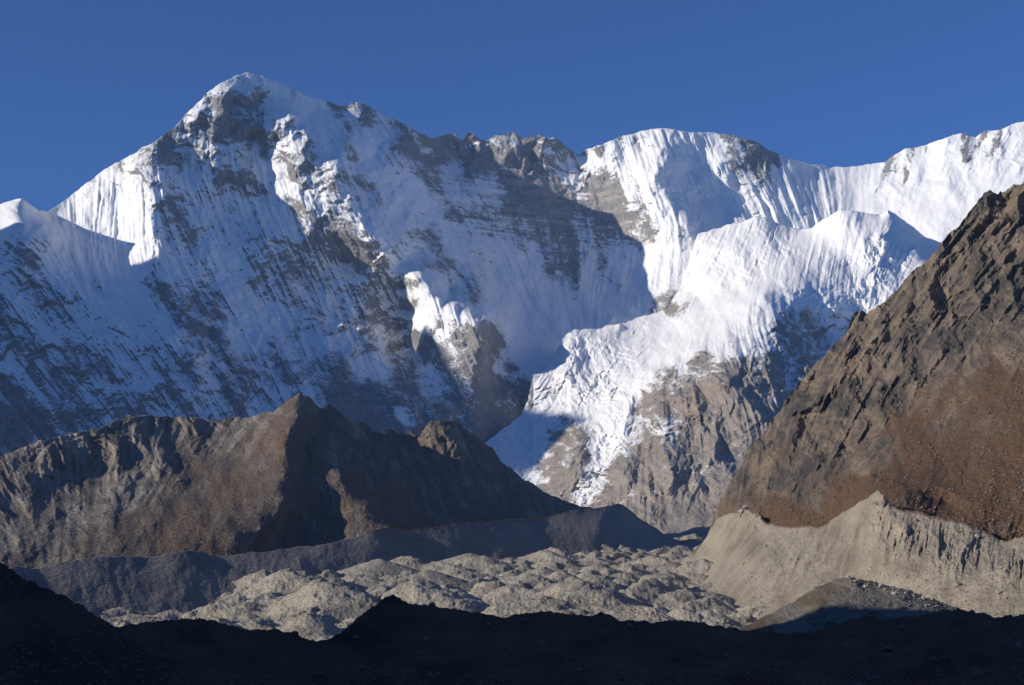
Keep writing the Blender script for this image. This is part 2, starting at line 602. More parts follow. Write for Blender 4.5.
ang1 = [(-400, 300, 75), (0, 230, 30), (20, 320, 55), (100, 330, 52), (60, 400, 50), (100, 210, 96), (140, 220, 94), (180, 220, 60), (220, 250, 62), (200, 330, 55), (200, 110, 100), (250, 110, 88), (300, 170, 75), (350, 200, 62),
        (300, 300, 65), (380, 160, 52), (430, 220, 50), (450, 270, 55), (440, 320, 80), (400, 350, 75), (350, 400, 60), (450, 400, 62), (520, 330, 40), (520, 200, 70), (600, 200, 70), (560, 270, 85), (610, 280, 110), (640, 180, 68),
        (640, 260, 100), (700, 170, 68), (760, 190, 62), (800, 200, 68), (850, 200, 90), (900, 190, 105), (960, 200, 118), (1020, 190, 125), (1120, 200, 125)]
cols1 = columns(-70, 1090, Q, left=-1310)
ny1 = int(400 / Q)
x1, y1 = landform(cols1, [p[:2] for p in sky1], [(-1320, 700), (-950, 640), (-80, 520), (440, 520), (560, 520), (640, 440), (760, 400), (1120, 400)], ny1,
                  [(-1320, 3), (-80, .4), (60, .3), (75, .8), (150, .9), (160, 1.2), (240, .8), (300, .5), (345, .6), (430, .9), (440, 1.6), (560, 1.4), (590, .8), (700, .5), (760, .9), (830, .8), (890, .5), (960, .9), (1024, .6)], 11)
D1 = R1(*warp(x1, y1, 2.0, 71)) * KM
# columns: snow bias, roughness, fluting, tint, band
ctl1 = [(-300, 300, .6, .5, .5, .3, 0), (0, 225, 1.0, .05, .1, .3, 0), (20, 250, .75, .3, .3, .3, 0), (100, 205, 1.0, .1, .7, .5, 0), (140, 225, 1.0, .1, .7, .3, 0), (85, 183, .75, .3, .3, .6, 0), (60, 240, .9, .2, .3, .3, 0), (120, 270, .75, .3, .4, .3, 0),
        (40, 300, .62, .6, .6, .3, 0), (40, 350, .55, .7, .6, .3, 0), (60, 400, .3, .7, .6, .3, 0), (20, 410, .2, .7, .5, .2, 0), (120, 330, .55, .7, .7, .4, 0), (150, 400, .40, .7, .7, .4, 0), (200, 330, .55, .7, .7, .5, 0), (250, 390, .45, .7, .7, .4, 0), (300, 400, .30, .6, .6, .3, 0),
        (175, 215, .62, .5, .7, .4, 0), (205, 200, .72, .4, .7, .3, 0), (230, 220, .72, .4, .6, .3, 0), (240, 260, .62, .5, .6, .3, 0), (200, 270, .55, .6, .7, .3, 0), (260, 170, .8, .3, .4, .3, 0), (275, 230, .75, .4, .5, .3, 0), (240, 150, .75, .4, .4, .3, 0),
        (180, 140, .40, .9, .5, .0, 0), (200, 120, .46, 1., .6, .0, 0), (225, 110, .40, 1., .6, .0, 0), (245, 115, .36, 1., .5, .0, 0), (262, 115, .38, 1., .5, .0, 0), (215, 135, .42, .9, .6, 0, 0), (240, 135, .5, .9, .6, 0, 0), (235, 85, .6, .6, .2, .4, 0), (215, 92, .5, .8, .3, .4, 0), (165, 140, .3, .8, .3, .3, 0),
        (280, 140, .55, .8, .5, .4, 0), (300, 150, .58, .8, .5, .4, 0), (290, 190, .82, .5, .4, .4, 0), (300, 210, .55, .8, .5, .4, 0), (322, 185, .65, .7, .6, .4, 0), (345, 180, .6, .8, .6, .4, 0), (350, 220, .55, .8, .6, .4, 0), (330, 215, .6, .8, .6, .4, 0), (265, 150, .6, .7, .5, .3, 0),
        (290, 100, .85, .25, .2, .4, .3), (320, 120, .85, .2, .2, .3, 0), (340, 108, .35, .4, .2, .3, .5), (370, 118, .32, .5, .5, .1, 0), (395, 133, .36, .5, .5, .1, 0), (380, 135, .6, .4, .4, .1, 0), (360, 150, .85, .3, .3, .3, 0), (400, 180, .8, .4, .4, .3, 0), (425, 150, .45, .5, .4, .3, 0), (440, 180, .48, .4, .4, .3, .5),
        (380, 230, .6, .6, .5, .3, 0), (430, 230, .68, .5, .5, .3, .4), (450, 270, .6, .5, .5, .3, 0), (400, 270, .6, .6, .5, .3, 0), (470, 300, .42, .6, .5, .3, 0), (500, 300, .7, .4, .3, .3, 0), (310, 260, .9, .4, .6, .3, 0), (340, 255, .85, .4, .6, .3, 0), (275, 250, .85, .4, .6, .3, 0), (320, 290, .8, .5, .6, .3, 0), (360, 285, .72, .5, .6, .3, 0), (280, 290, .75, .5, .6, .3, 0), (330, 330, .7, .6, .6, .3, 0), (385, 260, .75, .5, .6, .3, 0), (240, 300, .68, .5, .6, .3, 0), (380, 312, .6, .8, .6, .2, 0), (390, 330, .36, 1., .5, .1, 0), (402, 338, .3, 1., .5, .1, 0), (380, 345, .4, 1., .5, .1, 0),  # last points: rock tone painted over shaded snow beside the prow, dulling bounced light
        (440, 150, .08, .5, .1, .3, .2), (480, 160, .10, .5, .1, .3, .3), (500, 143, .62, .9, .2, .3, 0), (455, 134, .5, .9, .2, .3, 0), (475, 137, .5, .9, .2, .3, 0), (512, 150, .5, .9, .2, .3, 0), (532, 152, .12, .8, .1, .3, 0), (548, 145, .62, .9, .2, .4, 0), (562, 158, .55, .9, .2, .4, 0), (520, 190, .08, .3, .1, .3, .9), (560, 205, .10, .2, .1, .35, 1.0), (600, 200, .15, .3, .1, .4, 1.0), (610, 225, .42, .3, .2, .4, .9), (570, 172, .5, .7, .2, .4, .2),
        (490, 200, .62, .3, .2, .3, .6), (500, 225, .45, .3, .3, .3, .8), (480, 250, .7, .3, .3, .3, .3), (540, 240, .45, .4, .4, .3, .6), (560, 270, .50, .5, .6, .3, .2), (600, 260, .5, .5, .6, .3, .1), (620, 285, .62, .5, .7, .3, 0), (560, 305, .85, .2, .2, .3, 0), (520, 285, .65, .4, .4, .3, .2),
        (590, 155, .9, .3, .7, .4, 0), (620, 160, .85, .4, .9, .4, 0), (640, 200, .88, .3, .9, .5, .1), (625, 250, .85, .2, .7, .5, .3), (650, 260, 1.0, .2, .6, .4, 0), (660, 285, 1.0, .2, .6, .4, 0), (690, 265, 1.0, .3, .6, .4, 0), (672, 302, .28, .8, .5, .5, .1), (690, 300, .3, .8, .5, .5, .1), (655, 306, .45, .8, .3, .4, .1), (700, 285, .6, .6, .5, .4, 0), (640, 308, .9, .3, .2, .4, 0), (620, 312, .95, .15, .1, .3, 0),  (670, 190, .9, .5, .8, .4, 0), (700, 170, .92, .3, 1., .4, 0), (745, 150, .75, .5, .5, .3, 0), (760, 155, .5, .7, .4, .3, 0), (720, 220, 1., .4, .3, .3, 0), (780, 195, .95, .2, 1., .3, 0), (820, 180, .88, .2, .7, .3, 0), (830, 205, 1, .1, .7, .3, 0),
        (870, 200, 1., .05, .12, .3, 0), (900, 180, .85, .25, .2, .3, 0), (880, 165, .75, .5, .3, .3, 0), (920, 180, .78, .3, .2, .3, 0), (930, 210, 1., .06, .1, .3, 0), (970, 155, .62, .6, .3, .3, 0), (1000, 150, .72, .5, .3, .3, 0), (990, 190, .98, .1, .15, .3, 0), (1040, 160, .8, .3, .3, .3, 0), (950, 160, .9, .3, .2, .3, 0),
        (450, 312, .85, .15, .9, .6, 0), (425, 305, .95, .12, .9, .5, 0), (435, 322, .9, .12, .9, .5, 0), (468, 326, .62, .3, .6, .6, 0), (478, 345, .35, .4, .5, .7, 0), (484, 362, .30, .5, .5, .7, 0), (500, 345, .35, .7, .4, .3, 0), (510, 325, .8, .5, .3, .3, 0), (520, 345, .9, .2, .2, .3, 0), (535, 320, .95, .15, .1, .3, 0),
        (350, 395, .10, .5, .4, .2, 0), (400, 390, .12, .5, .4, .2, 0), (380, 370, .50, .5, .5, .2, 0), (420, 360, .25, .6, .4, .2, 0), (440, 385, .12, .6, .4, .2, 0), (500, 390, .25, .8, .4, .2, 0), (525, 395, .2, .8, .4, .2, 0), (505, 365, .45, .7, .4, .2, 0), (450, 420, .10, .6, .3, .2, 0), (396, 352, .2, 1., .5, .1, 0), (404, 365, .2, .9, .5, .1, 0), (410, 410, .32, .5, .4, .2, 0), (500, 425, .12, .5, .3, .3, 0), (540, 365, .9, .3, .1, .3, 0)]
sb, rg, fl, ti, bd = idw(ctl1, x1, y1, 1.6, 6)
mx, my = x1 * 5.6, y1 * 5.6                  # metres across the view at about 9 km
wx = mx + 60 * fbm(mx / 240, my / 240, 3, 21)
wy = my + 60 * fbm(mx / 240, my / 240, 3, 22)
sA = streaks(ang1, -80, 1100, 40, 530, 0.8, 9, 70, 1)(x1, y1)
sB = streaks(ang1, -80, 1100, 40, 530, 0.8, 3.6, 34, 2)(x1, y1)
sC = streaks(ang1, -80, 1100, 40, 530, 0.8, 1.8, 16, 3)(x1, y1)
rid = ridged(wx / 330, wy / 330, 6, 31)
fine = fbm(wx / 70, wy / 70, 4, 41, 0.6)
inframe = sstep(-90, -50, x1)
edge = 1 - 0.6 * np.exp(-(y1 - y1[:1]) / 5.0)
D1 = D1 - edge * (rg * (62 * (rid - 0.9) + 10 * fine + 40 * facets(wx, wy, 120, 801, .5, 1.5) + 20 * facets(wx + 9 * fine, wy, 48, 811, .3, 1.5))
                  + inframe * fl * np.interp(x1, [640, 700, 880], [1, .7, .6]) * (24 * (1 - np.abs(sA)) + 11 * (1 - 1.1 * np.abs(sB)) + 4.5 * sC))
D1 = D1 - (1 - inframe) * edge * (1 - .8 * np.exp(-(y1 - y1[:1]) / 60)) * 200 * (ridged(mx / 1500, my / 1500, 4, 51) - 0.9)
rib1 = [
    ([(92, 180, 10), (100, 200, 16), (105, 225, 8)], 9, 4), ([(118, 175, 14), (122, 200, 18), (124, 225, 10)], 10, 4), ([(137, 165, 14), (141, 190, 20), (139, 215, 8)], 9, 4), ([(76, 200, 10), (82, 215, 14), (88, 228, 8)], 8, 4),
    ([(232, 85, 40), (222, 105, 60), (218, 130, 50), (205, 145, 10)], 22, 8), ([(252, 80, 30), (250, 100, 60), (258, 120, 70), (268, 135, 30)], 14, 8), ([(205, 100, 30), (195, 125, 45), (185, 140, 10)], 18, 7),
    ([(500, 138, 20), (515, 150, 60), (520, 165, 10)], 22, 10), ([(545, 138, 40), (540, 155, 50), (535, 170, 10)], 8, 14), ([(455, 134, 20), (462, 150, 40)], 12, 6), ([(476, 135, 20), (480, 148, 40)], 10, 6),
    ([(895, 155, 10), (880, 185, 22)], 12, 6), ([(925, 148, 14), (915, 180, 24), (905, 200, 4)], 12, 6), ([(945, 142, 12), (943, 165, 20)], 9, 5), ([(968, 138, 20), (966, 160, 34), (972, 172, 4)], 14, 8), ([(1010, 128, 14), (1000, 150, 24)], 10, 6),
    ([(772, 152, 6), (790, 185, 16), (805, 215, 6)], 14, 7), ([(735, 140, 8), (752, 175, 20), (775, 210, 8)], 18, 8), ([(712, 138, 14), (728, 175, 30), (742, 200, 10)], 16, 8), ([(690, 136, 10), (706, 170, 26), (720, 200, 8)], 14, 7),
    ([(600, 150, 10), (625, 190, 30), (640, 230, 10)], 14, 7), ([(615, 145, 10), (640, 185, 26)], 12, 6), ([(640, 140, 10), (648, 165, 26)], 12, 6),
    ([(412, 245, 10), (440, 280, 50), (470, 300, 30)], 30, 14), ([(330, 270, 10), (345, 310, 40), (370, 350, 20)], 30, 14), ([(40, 265, 20), (110, 320, 60), (170, 380, 30)], 30, 16), ([(0, 290, 20), (60, 350, 50), (110, 400, 20)], 26, 14),
    ([(110, 270, 10), (170, 340, 40), (220, 400, 20)], 26, 14), ([(210, 250, 10), (250, 310, 50), (300, 380, 20)], 30, 14), ([(275, 240, 30), (290, 290, 40), (330, 350, 20)], 26, 14),
]
D1 = D1 - ribs(x1, y1, rib1)
P1 = at(x1, y1, D1)
N1 = normals(P1)
patch = fbm(wx / 420, wy / 420, 5, 61, 0.6)
fl2 = fbm(wx / 130 + .5 * sA, wy / 130, 5, 62, 0.65)
sL = streaks(ang1, -80, 1100, 40, 530, 0.8, 15, 120, 4)(x1, y1)
snow1 = .03 + .97 * sb + 0.5 * (N1[..., 2] - 0.60) + 0.17 * patch + 0.14 * fl2 + (.16 * sL + 0.03 * sB + .04 * sA) * (.3 + .7 * fl) - .12 * (rid - .9)
rr = ribs(x1, y1, [([(893, 150, 1), (889, 165, 1), (884, 182, .4)], 7, 3), ([(914, 149, .8), (907, 175, 1), (902, 196, .4)], 7, 3), ([(927, 148, .8), (918, 168, .5)], 5, 3), ([(968, 136, 1), (965, 150, 1), (966, 163, .5)], 8, 4), ([(986, 132, .9), (978, 147, .5)], 6, 3), ([(1003, 133, .8), (992, 158, .5)], 7, 3), ([(863, 166, .6), (855, 188, .4)], 6, 3), ([(766, 150, 1), (778, 163, .7)], 7, 5), ([(745, 141, .6), (752, 158, .4)], 5, 3), ([(598, 150, .7), (606, 168, .5)], 5, 3), ([(636, 138, .6), (642, 156, .4)], 5, 3), ([(668, 132, .4), (680, 150, .3)], 4, 3)])
snow1 -= rr * (.55 + .5 * fbm(mx / 30, my / 55, 4, 64, .6))
snow1 += bd * .3 * (fbm(mx / 420, (my - .12 * mx) / 17, 3, 63) - .1)
snow1 = np.where((sb > 0.9) & (rr < .1), np.maximum(snow1, 0.72), snow1)
at1 = {'snow': snow1.clip(0, 1), 'tint': ti, 'band': bd, 'rust': np.zeros_like(bd)}
mass_m = mountain_mat('snow_and_rock', (0.19, 0.19, 0.195), (0.29, 0.27, 0.245), size=1.0)
P, A = with_back(P1, at1, [25, 70, 160, 350, 700, 1400, 2600], 0.95)
o = grid_mesh('snow_mountain', P, mass_m, A)
tag(o, 'huge snow mountain with a pointed rocky summit and long fluted ridge', 'mountain', kind='structure')

# ------------------------------------------------------------------ 2. snow shoulder, icefall and rock buttress
sky3 = [(420, 505, 6.9), (440, 476, 7.2), (489, 440, 7.5), (520, 416, 7.75), (528, 400, 7.9), (533, 376, 8.15), (545, 369, 8.3), (556, 352, 8.6), (562, 338, 8.9), (575, 329, 9.1), (600, 326, 9.25),
        (622, 323, 9.35), (640, 318, 9.42), (655, 314, 9.45), (668, 306, 9.5), (680, 288, 9.65), (690, 258, 9.85), (698, 234, 9.98), (720, 227, 10.0), (741, 222, 9.95), (755, 216, 9.9), (765, 217, 9.9), (775, 222, 9.95), (790, 227, 9.95), (800, 229, 9.95), (812, 227, 9.85),
        (826, 218, 9.65), (838, 210, 9.5), (850, 210, 9.45), (865, 213, 9.45), (880, 215, 9.5), (888, 210, 9.4), (896, 215, 9.5), (910, 225, 9.75), (925, 236, 9.9), (940, 243, 9.9), (960, 246, 9.8), (1000, 262, 9.6), (1040, 280, 9.4)]
in3 = [(489, 450, 7.25), (520, 435, 7.4), (500, 475, 6.7), (540, 470, 6.85), (470, 500, 6.5), (560, 440, 7.05), (555, 490, 6.35), (545, 500, 6.4),
       (545, 385, 8.0), (565, 378, 7.95), (575, 390, 7.75), (590, 360, 8.3), (570, 345, 8.55), (600, 340, 8.7), (620, 325, 9.1), (620, 335, 8.95), (610, 370, 7.9), (600, 410, 7.3), (560, 410, 7.6), (575, 440, 6.85), (600, 450, 6.65), (590, 480, 6.25), (575, 497, 6.15), (610, 480, 6.15), (560, 470, 6.55),
       (650, 325, 9.1), (668, 315, 9.3), (640, 350, 8.3), (630, 390, 7.35), (650, 365, 7.7), (680, 320, 8.75), (680, 335, 8.3), (700, 300, 9.1), (700, 270, 9.55), (730, 250, 9.5), (740, 290, 8.6), (720, 315, 8.1),
       (770, 240, 9.5), (760, 270, 8.9), (800, 250, 9.2), (800, 290, 8.1), (785, 285, 8.15), (800, 299, 7.95), (785, 294, 7.95), (775, 275, 8.55), (763, 286, 8.25), (840, 240, 9.15), (850, 265, 8.85), (880, 240, 8.95), (889, 228, 9.15), (870, 290, 8.4), (840, 300, 8.15), (820, 315, 7.95), (902, 245, 9.05), (918, 250, 9.1), (905, 232, 9.4), (918, 240, 9.6), (920, 270, 8.8), (898, 265, 8.85), (940, 258, 9.1), (890, 310, 8.1), (960, 290, 8.8),
       (640, 385, 7.25), (655, 372, 7.25), (672, 362, 7.3), (690, 348, 7.42), (705, 338, 7.5), (725, 322, 7.66), (745, 306, 7.76), (763, 294, 7.8), (772, 299, 7.74), (785, 305, 7.72), (800, 309, 7.78), (765, 312, 7.55),
       (820, 335, 7.85), (850, 330, 8.1), (800, 350, 7.3), (780, 350, 7.1), (750, 350, 7.0), (720, 360, 6.9), (690, 380, 6.85), (660, 400, 6.8), (640, 430, 6.55), (700, 420, 6.45), (750, 400, 6.55), (790, 390, 6.8), (830, 370, 7.2),
       (620, 470, 6.1), (660, 470, 6.0), (700, 470, 5.95), (740, 450, 6.1), (780, 420, 6.4), (650, 500, 5.8), (700, 500, 5.65), (730, 485, 5.7), (660, 525, 5.5), (700, 525, 5.35), (620, 505, 5.85), (585, 505, 6.05), (640, 545, 5.2), (700, 545, 5.05), (760, 520, 5.4), (850, 440, 6.5), (900, 400, 7.0), (1000, 400, 7.6), (1040, 500, 6.6), (850, 560, 5.0), (1040, 560, 5.5), (560, 520, 5.9), (440, 540, 6.0), (560, 560, 5.3)]
R3 = RBF(dense(sky3, 14) + in3)
ang3 = [(500, 460, 130), (560, 380, 120), (600, 440, 122), (640, 340, 140), (700, 270, 120), (660, 280, 115), (740, 260, 115), (800, 260, 105), (840, 240, 98), (870, 250, 110), (900, 260, 120), (700, 420, 75), (740, 380, 60), (780, 350, 60), (660, 480, 80), (820, 330, 60), (720, 500, 150)]
cols3 = columns(440, 960, 0.7)
ny3 = 470
x3, y3 = landform(cols3, [p[:2] for p in sky3], [(420, 560), (1040, 560)], ny3, [(440, .5), (530, 1.2), (620, 1.2), (700, .8), (800, .6), (960, .8)], 13)
D3 = R3(*warp(x3, y3, 1.8, 73)) * KM
# snow, rough, flute, tint, seracs
ctl3 = [(490, 460, .9, .15, .2, .3, .5), (530, 440, .9, .15, .2, .3, .5), (530, 480, .75, .3, .2, .3, .4), (548, 470, .06, .7, .4, .5, 0), (556, 455, .08, .7, .4, .5, 0), (545, 490, .05, .6, .4, .5, 0), (560, 495, .05, .7, .4, .5, 0), (573, 472, .1, .7, .4, .5, 0), (555, 380, .95, .3, .1, .3, 1.), (580, 345, .95, .3, .1, .3, 1.), (575, 365, .6, .6, .1, .5, .8), (600, 330, 1., .2, .1, .3, .7), (600, 380, 1., .3, .2, .3, 1.), (620, 360, 1., .3, .1, .3, 1.), (640, 330, 1., .2, .1, .3, .7),
        (570, 410, .65, .4, .3, .7, .5), (590, 420, .55, .5, .3, .6, .4), (560, 440, .15, .7, .4, .6, 0), (578, 438, .3, .6, .4, .6, .1), (565, 475, .06, .7, .4, .6, 0), (582, 458, .12, .7, .3, .6, 0), (568, 420, .4, .6, .3, .6, .2), (610, 420, 1., .2, .2, .3, 1.), (605, 450, 1., .2, .2, .3, 1.), (595, 475, .9, .2, .2, .3, 1.), (582, 492, .75, .2, .2, .3, .8), (625, 400, 1., .2, .2, .3, .9), (636, 385, .85, .3, .2, .3, .6),
        (660, 330, 1., .05, .05, .3, .1), (690, 325, 1., .05, .05, .3, .1), (670, 345, 1., .1, .1, .3, .3), (660, 305, .62, .6, .4, .4, .1), (680, 298, .62, .6, .4, .4, .1), (655, 285, .85, .3, .5, .4, 0), (700, 260, 1., .25, .8, .3, .2), (690, 285, .95, .3, .7, .3, .3), (730, 240, 1., .2, .8, .3, .2), (760, 235, 1., .2, .7, .3, .3), (780, 250, 1., .35, .5, .3, .6), (740, 280, 1., .3, .6, .3, .4), (755, 262, .95, .4, .5, .3, .6), (715, 285, .88, .5, .6, .3, .2), (700, 305, .7, .6, .6, .3, .1), (682, 307, .3, .8, .4, .4, .1), (668, 311, .3, .8, .4, .4, .1), (720, 300, 1., .1, .1, .3, .2),
        (815, 250, 1., .1, .7, .3, .1), (840, 235, 1., .1, .9, .3, 0), (860, 240, 1., .1, .8, .3, 0), (830, 270, 1., .2, .5, .3, .3), (880, 245, 1., .3, .3, .3, .6), (870, 275, 1., .4, .2, .3, .8), (850, 295, .95, .4, .2, .3, .7), (900, 265, 1., .3, .3, .3, .4), (910, 235, 1., .1, .1, .3, 0), (930, 250, 1., .2, .1, .3, 0), (800, 290, .95, .3, .2, .3, .5), (820, 305, .75, .5, .2, .3, .3), (950, 270, 1., .2, .1, .3, 0),
        (690, 340, .95, .3, .2, .4, .2), (720, 335, .9, .3, .3, .4, 0), (745, 315, .85, .4, .3, .4, 0), (765, 305, .75, .6, .3, .4, 0), (760, 325, .5, .6, .5, .4, 0), (740, 338, .6, .6, .5, .4, 0), (785, 320, .45, .8, .4, .3, 0), (800, 320, .5, .8, .4, .3, 0), (830, 320, .6, .7, .3, .3, 0), (820, 345, .25, .9, .4, .3, 0), (800, 365, .2, .9, .4, .4, 0), (790, 340, .3, .9, .4, .3, 0),
        (700, 360, .22, .9, .5, .6, 0), (670, 375, .3, .9, .5, .6, 0), (660, 400, .10, .9, .5, .6, 0), (640, 410, .2, .9, .4, .6, 0), (700, 400, .10, .9, .5, .7, 0), (740, 380, .10, .9, .5, .6, 0), (770, 370, .1, .9, .5, .5, 0), (700, 440, .05, .9, .5, .7, 0), (650, 450, .08, .9, .5, .6, 0), (620, 470, .10, .7, .4, .5, 0), (750, 430, .05, .8, .5, .6, 0), (660, 490, .03, .8, .4, .7, 0), (610, 500, .08, .4, .3, .6, 0), (700, 490, .03, .6, .4, .6, 0), (740, 480, .03, .4, .3, .5, 0), (680, 520, .02, .3, .2, .5, 0), (900, 400, .1, .8, .3, .5, 0), (640, 520, .02, .6, .3, .6, 0), (655, 425, .45, .8, .4, .6, .0), (600, 520, .02, .4, .3, .5, 0)]
sb, rg, fl, ti, se = idw(ctl3, x3, y3, 1.6, 5)
mx, my = x3 * 4.8, y3 * 4.8
wx = mx + 50 * fbm(mx / 200, my / 200, 3, 121)
wy = my + 50 * fbm(mx / 200, my / 200, 3, 122)
sA = streaks(ang3, 420, 980, 190, 580, 0.7, 8, 50, 11)(x3, y3)
sB = streaks(ang3, 420, 980, 190, 580, 0.7, 3.2, 26, 12)(x3, y3)
rid = ridged(wx / 230, wy / 230, 6, 131)
fine = fbm(wx / 50, wy / 50, 4, 141, 0.6)
ka, kb = np.cos(.9), np.sin(.9)
fx_, fy_ = wx * ka + wy * kb, -wx * kb + wy * ka
jit = 5 * fbm(wx / 14, wy / 14, 3, 158, .6)
cell = .7 * facets(fx_ + jit, fy_, 52, 151, 0, 1.3) + .5 * facets(fx_, fy_ + jit, 25, 156, .3, 1.2) + .28 * facets(fx_, fy_, 12, 157) + .12 * fbm(wx / 8, wy / 8, 3, 159)
big = np.abs(perlin(wx / 120, wy / 95, 154))
edge = 1 - 0.6 * np.exp(-(y3 - y3[:1]) / 5.0)
D3 = D3 - edge * (rg * (55 * (rid - 0.9) + 9 * fine + 36 * facets(wx, wy, 85, 821, 1.1, 1.5) + 18 * facets(wx + 6 * fine, wy, 34, 831, 1.0, 1.4)) + fl * (18 * (1 - np.abs(sA)) + 9 * (1 - 1.1 * np.abs(sB)))
                  + se * (62 * (cell - .1) + 45 * (big - 0.25))
                  + (.3 + .7 * se) * sb.clip(0, 1) * (15 * (ridged(wx / 95, wy / 120, 5, 155) - .9) + 5 * (1 - 1.2 * np.abs(sB)) + 9 * facets(wx, wy, 70, 841, .9, 1.6) + 5 * facets(wx, wy, 30, 845, .9, 1.3)))
rib3 = [
    ([(726, 384, 60), (740, 395, 130), (757, 412, 140), (768, 428, 60)], 34, 11),
    ([(712, 438, 40), (720, 455, 80), (731, 478, 40)], 24, 9),
    ([(663, 438, 30), (668, 455, 110), (672, 480, 90), (664, 498, 20)], 26, 16),
    ([(694, 470, 30), (700, 485, 60), (704, 498, 30)], 18, 8),
    ([(752, 335, 10), (762, 352, 60), (768, 375, 50), (775, 395, 20)], 26, 11),
    ([(765, 298, 10), (778, 325, 40), (800, 350, 70), (812, 372, 40)], 24, 16),
    ([(640, 385, 30), (630, 405, 70), (622, 430, 80), (618, 442, 20)], 18, 8),
    ([(662, 375, 20), (660, 395, 60), (664, 420, 60), (666, 432, 10)], 20, 8),
    ([(570, 445, 20), (578, 455, 90), (582, 470, 80), (578, 485, 20)], 26, 10),
    ([(640, 480, 20), (655, 495, 60), (662, 515, 20)], 20, 8),
    ([(700, 350, 20), (690, 380, 60), (700, 410, 50)], 26, 9),
    ([(888, 211, 40), (896, 224, 60), (912, 238, 40), (932, 248, 10)], 24, 12), ([(765, 225, 10), (790, 255, 40), (800, 285, 20)], 26, 12), ([(815, 232, 10), (826, 260, 35), (836, 290, 20)], 26, 10), ([(720, 235, 10), (745, 265, 40), (755, 295, 20)], 26, 12), ([(700, 245, 10), (712, 275, 35), (715, 305, 10)], 22, 10), ([(860, 225, 10), (868, 250, 30), (880, 275, 20)], 18, 10),
    ([(840, 212, 20), (858, 235, 50), (870, 262, 10)], 40, 12),
    ([(575, 332, 30), (580, 352, 70), (572, 368, 40)], 20, 8), ([(548, 372, 20), (570, 378, 60), (578, 392, 40)], 22, 8),
    ([(655, 285, 10), (670, 300, 40), (690, 305, 30)], 24, 10),
]
D3 = D3 - ribs(x3, y3, rib3)
P3 = at(x3, y3, D3)
N3 = normals(P3)
patch = fbm(wx / 300, wy / 300, 5, 161, 0.6)
snow3 = sb + 0.5 * (N3[..., 2] - 0.60) + 0.18 * patch + .16 * fbm(wx / 40, wy / 40, 4, 162, .65)
snow3 = np.where(sb > 0.9, np.maximum(snow3, 0.72), snow3)
at3 = {'snow': snow3.clip(0, 1), 'tint': ti, 'band': np.full_like(ti, .25) * (1 - sb.clip(0, 1)), 'rust': sstep(.25, .7, fbm(wx / 260, wy / 260, 4, 171)) * .6}
butt_m = mountain_mat('snow_ice_and_brown_rock', (0.20, 0.19, 0.18), (0.30, 0.25, 0.20), size=0.8, third=(0.30, 0.225, 0.165))
P, A = with_back(P3, at3, [20, 60, 140, 260, 420], 0.9)
o = grid_mesh('ice_buttress', P, butt_m, A)
tag(o, 'snow shoulder with a broken icefall spilling past a brown rock buttress', 'mountain', kind='structure')

# ------------------------------------------------------------------ 3. brown hill on the left
sky2 = [(-300, 520, 2.9), (-80, 488, 3.4), (-10, 462, 3.6), (12, 452, 3.65), (25, 446, 3.7), (40, 440, 3.75), (75, 433, 3.9), (100, 428, 4.0), (118, 420, 4.1), (130, 416, 4.15), (150, 415, 4.25), (180, 417, 4.3), (215, 420, 4.35), (250, 416, 4.35), (275, 410, 4.3),
        (285, 402, 4.25), (293, 397, 4.22), (300, 393, 4.2), (312, 400, 4.35), (320, 407, 4.45), (328, 403, 4.5), (345, 415, 4.6), (365, 426, 4.7), (376, 434, 4.75), (385, 429, 4.8), (400, 433, 4.85), (418, 436, 4.9), (425, 425, 4.85), (432, 421, 4.85), (442, 421, 4.85),
        (455, 424, 4.9), (470, 430, 4.95), (484, 441, 5.0), (492, 448, 5.0), (500, 460, 5.0), (520, 476, 4.95), (545, 492, 4.9), (570, 503, 4.85), (600, 510, 4.8), (640, 530, 4.6), (690, 550, 4.4)]
in2 = [(-300, 600, 2.2), (-80, 560, 2.6), (0, 490, 3.3), (0, 530, 2.9), (0, 560, 2.55), (50, 480, 3.55), (50, 530, 2.95), (100, 470, 3.75), (110, 450, 3.9), (120, 500, 3.35), (120, 545, 2.75), (150, 460, 3.85), (180, 470, 3.8), (180, 440, 4.1), (200, 510, 3.2), (190, 545, 2.8), (230, 450, 4.0), (240, 490, 3.45), (230, 528, 2.96),
       (297, 410, 4.05), (290, 430, 3.85), (285, 450, 3.67), (284, 475, 3.45), (283, 498, 3.25), (276, 512, 3.15), (262, 528, 3.0), (240, 545, 2.86), (218, 558, 2.74), (278, 540, 3.14), (256, 554, 3.0), (270, 450, 3.78), (260, 480, 3.5),
       (310, 420, 4.15), (318, 445, 3.92), (300, 470, 3.64), (320, 500, 3.5), (335, 522, 3.33), (303, 445, 3.9), (340, 478, 3.6), (365, 505, 3.4), (390, 532, 3.22), (300, 520, 3.34), (300, 548, 3.1), (330, 545, 3.15), (355, 470, 3.95), (345, 450, 4.1), (385, 500, 3.8), (390, 480, 4.15), (420, 460, 4.6), (450, 450, 4.75), (460, 480, 4.5), (405, 525, 3.6), (440, 520, 4.1), (500, 500, 4.6), (540, 515, 4.5), (400, 545, 3.4), (500, 540, 4.0), (600, 540, 4.3), (690, 570, 4.0), (0, 600, 2.2), (300, 600, 2.6), (500, 600, 3.4)]
R2 = RBF(dense(sky2, 14) + in2)
ang2 = [(0, 500, 60), (80, 460, 80), (200, 480, 124), (250, 450, 124), (200, 530, 124), (270, 500, 118), (230, 480, 126), (260, 475, 124), (225, 520, 126), (175, 515, 126), (280, 455, 118), (150, 535, 122), (320, 480, 60), (400, 470, 60), (460, 470, 65), (120, 430, 90)]
cols2 = columns(-60, 690, 0.7, left=-300)
